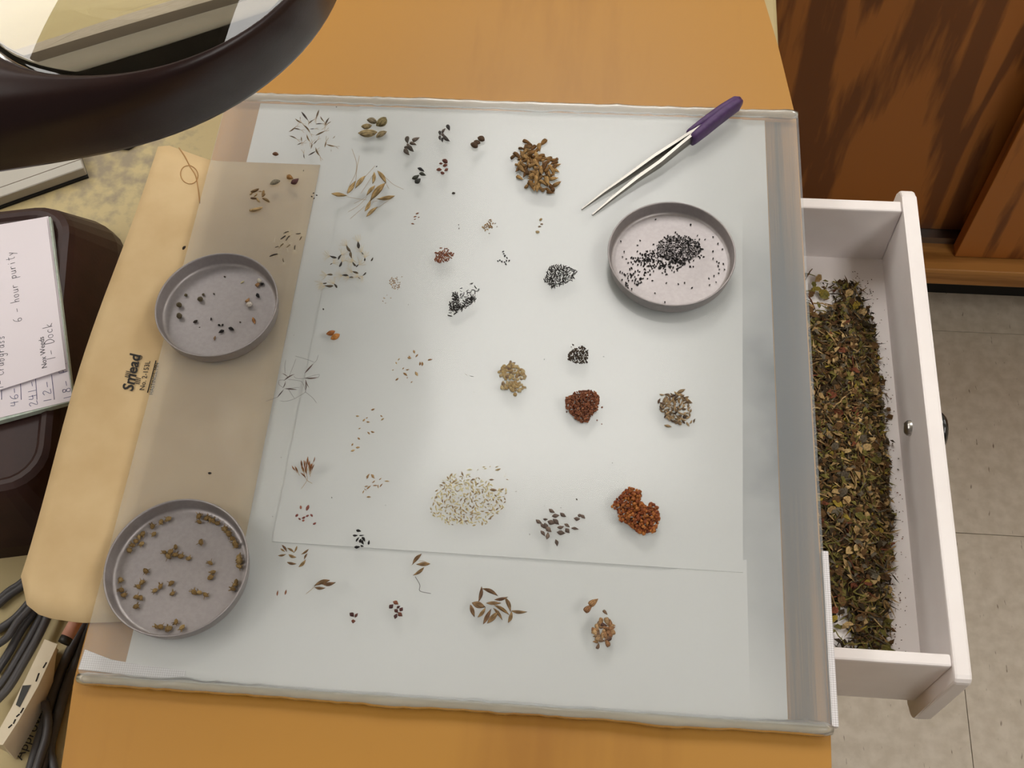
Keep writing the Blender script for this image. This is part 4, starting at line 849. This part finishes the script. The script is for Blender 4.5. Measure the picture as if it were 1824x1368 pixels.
obs = pile('darkbit', H_, [(870,175),(940,145),(985,180),(975,260),(930,270),(845,255),(840,205)], 100, 16, .0006) + many('darkbit', H_, [(870,132,880,142),(860,155,865,148)], None, '', None)
label_all(obs, 'small dark brown seed in the pile above the red-brown mound', '', 'small dark brown seeds')
rp = [(825,510),(900,470),(950,457),(1030,465),(1058,510),(1050,590),(1000,640),(980,680),(935,685),(900,670),(850,610),(820,580)]
def heap(kind, T, poly, n, ln, zmax, label, name, z0=0, cat='seeds'):
    v = []; f = []; xs = [p[0] for p in poly]; ys = [p[1] for p in poly]; k0 = 0
    oct_ = [(1, 0, 0), (-1, 0, 0), (0, 1, 0), (0, -1, 0), (0, 0, 1), (0, 0, -1)]; of = [(0, 2, 4), (2, 1, 4), (1, 3, 4), (3, 0, 4), (2, 0, 5), (1, 2, 5), (3, 1, 5), (0, 3, 5)]
    sc = ln / T[2] * .00034 / 2; wr = SHAPE[kind][0]
    w_ = max(q.co.y for q in wr.vertices) * 2
    while k0 < n:
        p = (srnd.uniform(min(xs), max(xs)), srnd.uniform(min(ys), max(ys)))
        if not inside(p, poly): continue
        e = min(1, edge_d(p, poly) / (ln * 2.5)); zz = z0 + sc * w_ + zmax * e * srnd.random(); c = Z(T, p[0], p[1], zz); a = srnd.uniform(0, 6.28); ca, sa = math.cos(a), math.sin(a); b0 = len(v)
        for x, y, zq in oct_: v.append((c.x + sc * (x * ca - y * w_ * sa), c.y + sc * (x * sa + y * w_ * ca), c.z + sc * w_ * zq))
        f += [tuple(b0 + i for i in t) for t in of]; k0 += 1
    me = bpy.data.meshes.new(name); me.from_pydata(v, [], f); me.polygons.foreach_set('use_smooth', [True] * len(f))
    for c in COLS[kind]: me.materials.append(pm('heap_' + kind, srgb(*c), rough=.7, spec=.25))
    me.polygons.foreach_set('material_index', [x for _ in range(n) for x in [srnd.randrange(len(COLS[kind]))] * 8]); o = link(name, me); tag(o, label, cat, None, 'stuff'); return o
obs = pile('redgrain', H_, rp, 290, 15, .0032, 3, .0004) + many('redgrain', H_, [(1080,580,14),(1045,670,10),(1078,697,8),(830,612,12),(890,655,12)], None, '', None)
label_all(obs, 'tiny red-brown grain on the dense mound right of centre', '', 'red-brown grains in the mound')
heap('redgrain', H_, rp, 700, 15, .0022, 'dense mass of red-brown grains forming the mound right of centre', 'red_grain_heap')
obs = pile('streaked', H_, [(1530,500),(1600,480),(1650,480),(1700,530),(1720,590),(1700,640),(1660,690),(1590,700),(1540,660),(1495,610),(1490,570)], 115, 36, .0028, 4) + many('streaked', H_, [(1485,488,1520,494),(1520,490,1560,487),(1475,555,1490,518),(1610,480,1665,455),(1655,540,1685,512),(1520,708,1570,718),(1675,685,1695,715),(1700,695,1715,670),(1725,690,1735,660)], None, '', None)
label_all(obs, 'streaked brown and cream seed in the rightmost pile on the plate', '', 'streaked brown and cream seeds')
many('needle', H_, [(113,340,130,355),(148,356,175,361)], '', 'tiny dark slivers left of the tan oval pile', 'tiny dark slivers')
many('chaffy', G, [(1057,835,1093,822),(907,892,940,895),(975,945,998,920),(1005,915,1025,905),(1010,950,1045,952),(1148,885,1170,900),(1155,935,1185,915),(932,1020,955,1010),(1022,1050,1045,1075),(1055,1045,1090,1055),(925,1105,948,1125),(865,1185,880,1160),(907,1205,947,1200),(858,1240,898,1225)], 'small tan triangular spikelet in the scatter left of the bright patch', '', 'small tan triangular spikelets')
obs = []
for i, s in enumerate([(285,230,325,280),(318,235,350,300),(380,175,390,255),(385,215,405,290),(410,175,415,260),(425,180,440,250),(445,140,455,230),(465,180,465,255),(520,140,500,200),(510,215,485,280),(490,205,470,285),(395,240,410,300),(430,225,435,320),(378,300,430,355),(455,230,460,280),(478,210,472,300)]):
    obs.append(awned('fan', I_, s, {13: [[(430,355),(440,375),(490,405)]], 12: [[(435,320),(440,370),(380,460)]]}.get(i, [[(s[2], s[3]), (s[2] + (s[2] - s[0]) * .4, s[3] + (s[3] - s[1]) * .4)]]), 'brome_floret'))
label_all(obs, 'slim orange-brown floret in the fan-shaped bunch at the left', '', 'orange-brown florets in a fan', 'grass seed')
many('chaffy', I_, [(1040,345,1075,310,.7),(1045,360,1065,325,.7),(1090,318,1122,340),(1092,338,1130,358,.7),(1170,372,1195,350,.7),(1227,385,1278,387,.7),(1100,402,1130,378,.7),(1108,430,1158,428,.6),(1160,420,1163,458,.6),(1178,443,1205,410,.7),(1022,442,1062,433,.7),(1045,465,1085,430,.6),(1020,460,1042,480,.6),(1003,510,1020,475,.7),(1045,547,1088,547)], 'thin tan grass seed in the sparse cluster left of the pale pile', '', 'thin tan grass seeds')
many('redoval', I_, [(375,635,377,670),(435,685,457,630,.7),(325,748,347,720),(352,762,375,778),(390,765,422,748),(390,790,415,780,1.2),(428,745,458,730),(475,722,497,746),(500,825,532,808)], '', 'small reddish oval seeds below the fan bunch', 'small reddish oval seeds')
# 35 pale pile
pp = [(100,330),(150,220),(230,170),(330,160),(440,190),(520,250),(590,270),(580,370),(510,440),(450,500),(330,500),(210,490),(110,440),(95,380)]
obs = pile('pale', J, pp, 280, 23, .0004, 3)
obs += many('pale', J, [(335,138,370,135),(400,137,412,132),(435,118,455,115),(445,128,465,126),(480,118,490,108),(520,120,540,112),(520,140,555,128),(585,165,590,158),(578,180,585,172),(590,197,605,200),(480,200,510,200),(588,255,587,285),(485,265,530,270),(648,275,660,276),(300,150,302,143),(48,342,50,335)], None, '', None)
label_all(obs, 'fine pale straw seed in the wide thin scatter near the plate front', '', 'fine pale straw seeds')
heap('pale', J, pp, 90, 16, .0002, 'thin layer of fine pale hulls beneath the wide straw scatter', 'pale_hull_layer', 0, 'hulls')
obs = many('greypoint', J, [(868,395,905,418),(888,440,935,435),(940,420,978,445),(830,458,860,460),(783,465,822,488),(860,475,905,490,1.2),(895,460,932,495),(815,490,838,520,1.2),(840,485,855,530),(850,510,882,545,1.2),(815,535,842,570),(855,590,862,545),(922,515,965,508),(968,490,1003,512),(920,545,972,552),(975,520,1000,550,1.2),(1013,517,1060,525,.8),(912,592,922,635),(1030,455,1070,460,1.2),(1055,430,1080,440,1.5),(1075,430,1102,455)], 'grey-brown pointed seed in the cluster left of the orange pile', '', 'grey-brown pointed seeds')
op = [(1275,375),(1330,300),(1390,255),(1465,275),(1460,340),(1490,370),(1530,350),(1570,380),(1585,450),(1555,540),(1480,558),(1430,530),(1385,490),(1330,470),(1310,400)]
heap('orange', J, op, 300, 20, .0012, 'mass of orange-brown round seeds filling the kidney-shaped pile', 'orange_seed_heap')
obs = pile('orange', J, op, 280, 20, .0034, 4); label_all(obs, 'glossy orange-brown round seed in the kidney-shaped pile', '', 'orange-brown round seeds')
many('black', I_, [(940,885,988,895,.9),(905,938,955,937,.8),(968,937,1017,933,.5),(937,998,968,955,.7),(975,1010,988,970),(1000,955,1030,1000,.9),(985,990,1015,1030,.9),(1063,1030,1070,985,.7),(922,1058,978,1053,.9),(983,1040,1015,1048),(998,985,1010,1010,1.2)], '', 'black seeds at the lower paper edge', 'black seeds at the lower paper edge')
obs = many('brownsliver', I_, [(190,1035,235,1100),(172,1070,215,1100),(245,1065,310,1110),(340,1045,310,1110),(150,1143,225,1130),(255,1135,328,1162,1.3),(455,1080,385,1130),(440,1120,410,1180),(240,1212,330,1228),(362,1258,428,1188,1.2)], '', 'straw slivers right of the nearest dish', 'straw slivers by the nearest dish')
obs = [awned('brownsliver', K_, (1555,150,1475,245), [[(1500,220),(1480,235),(1465,250)]], 'awned_floret'), awned('brownsliver', K_, (1640,243,1515,248), [[(1535,210),(1580,212),(1640,240)]], 'awned_floret'), awned('brownsliver', K_, (1585,283,1485,355), [[(1500,360),(1545,440),(1545,497),(1650,522)]], 'awned_floret', .00014, M_dawn)]
label_all(obs, '', 'brown florets left of the pale straw scatter', 'brown awned florets', 'grass seed')
obs = [awned('brownsliver', K_, (680,398,540,450), [[(545,450),(500,490),(455,525)]], 'awned_floret')]; tag(obs[0], 'straw floret with an awn in the cluster of four', 'grass seed')
many('brownsliver', K_, [(620,440,740,425,1.1),(545,470,640,475),(600,430,670,440,1.2)], '', 'awnless brown slivers beside the straw floret', 'awnless brown slivers')
many('tinyred', K_, [(182,545,190,495,.8),(258,535,270,487,.8)], '', 'thin reddish slivers standing side by side', 'thin reddish slivers')
many('darkred', K_, [(880,715,918,750,1.1),(925,755,953,715,.8),(893,790,932,792,1.2)], '', 'dark red seeds nearest the plate front', 'dark red seeds in a trio')
many('darkred', K_, [(1293,605,1342,632),(1255,668,1292,632),(1325,668,1357,645),(1355,695,1382,660),(1305,680,1338,712,1.1),(1340,710,1378,745),(1308,768,1328,720)], '', 'dark red pointed seeds in a ring', 'dark red seeds in a ring')
many('brownsliver', L_, [(315,360,285,500,.9),(330,372,465,438),(440,480,560,455,.9),(540,460,590,590),(600,588,742,597,.8),(570,695,600,590,1.1),(205,530,242,640),(225,510,345,550,1.5),(360,510,495,510,.8),(280,645,350,555),(330,705,400,570,.8),(370,700,475,590),(440,530,575,620,.8),(430,560,510,668,.8)], 'long brown sliver seed in the criss-cross cluster at the plate front', '', 'long brown slivers in a criss-cross cluster')
many('wheaty', L_, [(1300,590,1365,530),(1345,530,1420,475),(1475,580,1512,620,.8)], '', 'husks behind the small wheat-coloured pile', 'loose wheat-coloured husks')
obs = pile('wheaty', L_, [(1430,670),(1480,700),(1510,680),(1570,680),(1565,780),(1530,830),(1520,890),(1480,890),(1440,930),(1390,900),(1400,820),(1350,770),(1420,740)], 34, 62, .0020, 5)
label_all(obs, 'wheat-coloured seed in the small pile at the plate front right', '', 'wheat-coloured seeds')
obs = many('tinydark', E_, [(1035,478,8),(385,985,8),(145,487,7),(1205,763,7)], None, '', None) + many('tinydark', D, [(890,1033,18),(590,1297,9)], None, '', None) + many('tinydark', I_, [(690,550,13),(1235,628,10),(175,142,9),(90,742,9)], None, '', None) + many('tinydark', H_, [(672,238,9),(1092,220,8),(176,470,8)], None, '', None) + many('tinydark', J, [(1048,328,14),(742,555,8),(945,382,8),(1280,90,8),(838,368,6)], None, '', None) + many('tinydark', A, [(1430,782,16),(1022,176,12),(688,822,12)], None, '', None)
label_all(obs, 'single stray dark speck lying between the seed piles', '', 'stray dark specks')
many('darkbit', (0, 0, 1), [(371,843,377,844,26 / 26), (326,446,331,440)], '', 'stray dark seeds over the folder beside the dishes', 'stray seeds by the dishes')
# dishes -----------------------------------------------------------------------
ZPI = .0010
def clampdish(o, i, marg=.0022):
    (cx, cy), R_, _, _ = PANS[i]; d = Vector((o.location.x - cx, o.location.y - cy)); lim = R_ - .0040 - marg
    if d.length > lim: d *= lim / d.length; o.location.x = cx + d.x; o.location.y = cy + d.y
def ell(cx, cy, rx, ry, k=20): return [(cx + rx * math.cos(2 * math.pi * i / k), cy + ry * math.sin(2 * math.pi * i / k)) for i in range(k)]
obs = []
def scatter(n, cx, cy, sx, sy):
    for i in range(n):
        o = dot('black', F_, srnd.gauss(cx, sx), srnd.gauss(cy, sy), srnd.uniform(13, 17), ZPI); clampdish(o, 0, .001); obs.append(o)
scatter(66, 900, 515, 70, 32); scatter(62, 810, 655, 62, 48); scatter(60, 1010, 575, 80, 32); scatter(50, 1170, 545, 90, 40); scatter(40, 1150, 420, 110, 60)
for x, y in ((973,220),(698,383),(1412,352),(1500,441),(1410,463),(1410,518),(1440,540),(1455,550),(1490,557),(1520,603),(1460,600),(1455,628),(1418,650),(1435,698),(1383,718),(1380,668),(1250,740),(1193,703),(1147,712),(1055,703),(970,780),(1045,850),(1060,855),(920,827),(825,783),(1345,440),(1385,625)):
    o = dot('black', F_, x, y, 15, ZPI); clampdish(o, 0, .001); obs.append(o)
while len(obs) > 300: bpy.data.objects.remove(obs.pop())
label_all(obs, 'tiny black seed scattered in the dish near the tweezers', '', 'tiny black seeds in the dish')
heap('black', F_, ell(1150, 437, 172, 100), 620, 15, .0022, 'dense heap of tiny black seeds in the dish near the tweezers', 'black_seed_heap', ZPI)
heap('black', F_, ell(1010, 510, 170, 70), 90, 15, 0, 'thin spill of tiny black seeds trailing from the heap in the dish', 'black_seed_spill', ZPI)
def dishset(kind, pts, single, plural, group):
    o_ = many(kind, Nz, pts, None, '', None, z=ZPI)
    for o in o_: clampdish(o, 2)
    label_all(o_, single, plural, group)
dishset('whiteball', [(1280,377,50),(1153,655,50)], '', 'white round seeds in the dish by the folder', 'white round seeds')
dishset('black', [(1245,547,52),(1300,410,42),(838,945,64),(952,918,64),(723,803,30),(815,870,32),(850,870,30)], '', 'black seeds in the dish by the folder', 'black seeds in the far left dish')
dishset('olive', [(376,660,60),(376,780,58),(610,593,54),(447,541,30),(640,535,28)], '', 'olive-brown round seeds in the dish by the folder', 'olive-brown seeds')
dishset('tinydark', [(755,522,20),(595,892,16),(1045,835,22),(873,330,22)], '', 'dark crumbs in the dish by the folder', 'dark crumbs')
dishset('fan', [(1185,785,1210,855,2)], 'orange-brown sliver in the dish by the folder', '', None)
dishset('darkbit', [(528,845,575,820,1)], 'dark elongated seed in the dish by the folder', '', None)
dishset('pale', [(770,990,758,1040),(1050,405,1092,380)], '', 'pale straw bits in the dish by the folder', 'pale straw bits')
dishset('wheaty', [(1225,440,1265,405,1.2),(1120,620,1150,575,1.2)], '', 'tan hulls beside the white round seeds', 'tan hulls')
# burs: body + bristles
def bristles(seed):
    r = random.Random(seed); v = []; f = []
    for i in range(6):
        a = r.uniform(-1.1, 1.1); e = r.uniform(0, .7); d = Vector((math.cos(a) * math.cos(e), math.sin(a) * math.cos(e), math.sin(e))); p = Vector((.12, .22 * math.sin(a), .35)); tubegeo([p, p + d * .45, p + d * .62 + Vector((0, 0, .04))], [.07, .04, .008], 4, v, f)
    me = bpy.data.meshes.new('bristles'); me.from_pydata([tuple(q) for q in v], [], f); me.materials.append(SHAPE['bur'][0].materials[0]); return me
BR = [bristles(i) for i in range(4)]; obs = []
for x, y in [(410,716),(190,790),(378,812),(350,845),(185,880),(230,912),(335,930),(370,935),(330,1005),(485,875),(530,845),(618,815),(625,900),(655,1130),(530,1170),(480,1210),(575,1220),(600,1190),(705,1195),(935,652),(955,725),(935,770),(800,888),(845,893),(893,910),(560,565),(610,560),(590,600),(650,588),(695,598),(755,615),(650,522),(858,482),(475,415),(590,275),(530,310),(450,333),(380,410),(345,435),(375,495),(315,465),(285,500),(268,545),(850,245),(845,318),(920,258),(945,278),(975,288),(1012,303),(1060,370),(1075,350),(1115,375),(1080,400),(1082,425),(1135,440),(1160,465),(1170,485),(1195,495),(1180,605),(1205,590),(1190,630),(1210,640),(1190,680),(1160,835),(1185,815),(1170,880)]:
    p = Z(Mz, x, y, .002); e = empty('bur', (p.x, p.y, ZPI)); clampdish(e, 1); L = srnd.uniform(.0027, .0036); e.rotation_euler.z = srnd.uniform(0, 6.28); e.scale = (L, L, L)
    c = link('bur_body', SHAPE['bur'][srnd.randrange(3)], e); c = link('bristles', BR[srnd.randrange(4)], e); obs.append(e)
label_all(obs, 'spiny tan bur lying in the dish nearest the camera', '', 'spiny burs in the nearest dish', 'bur')
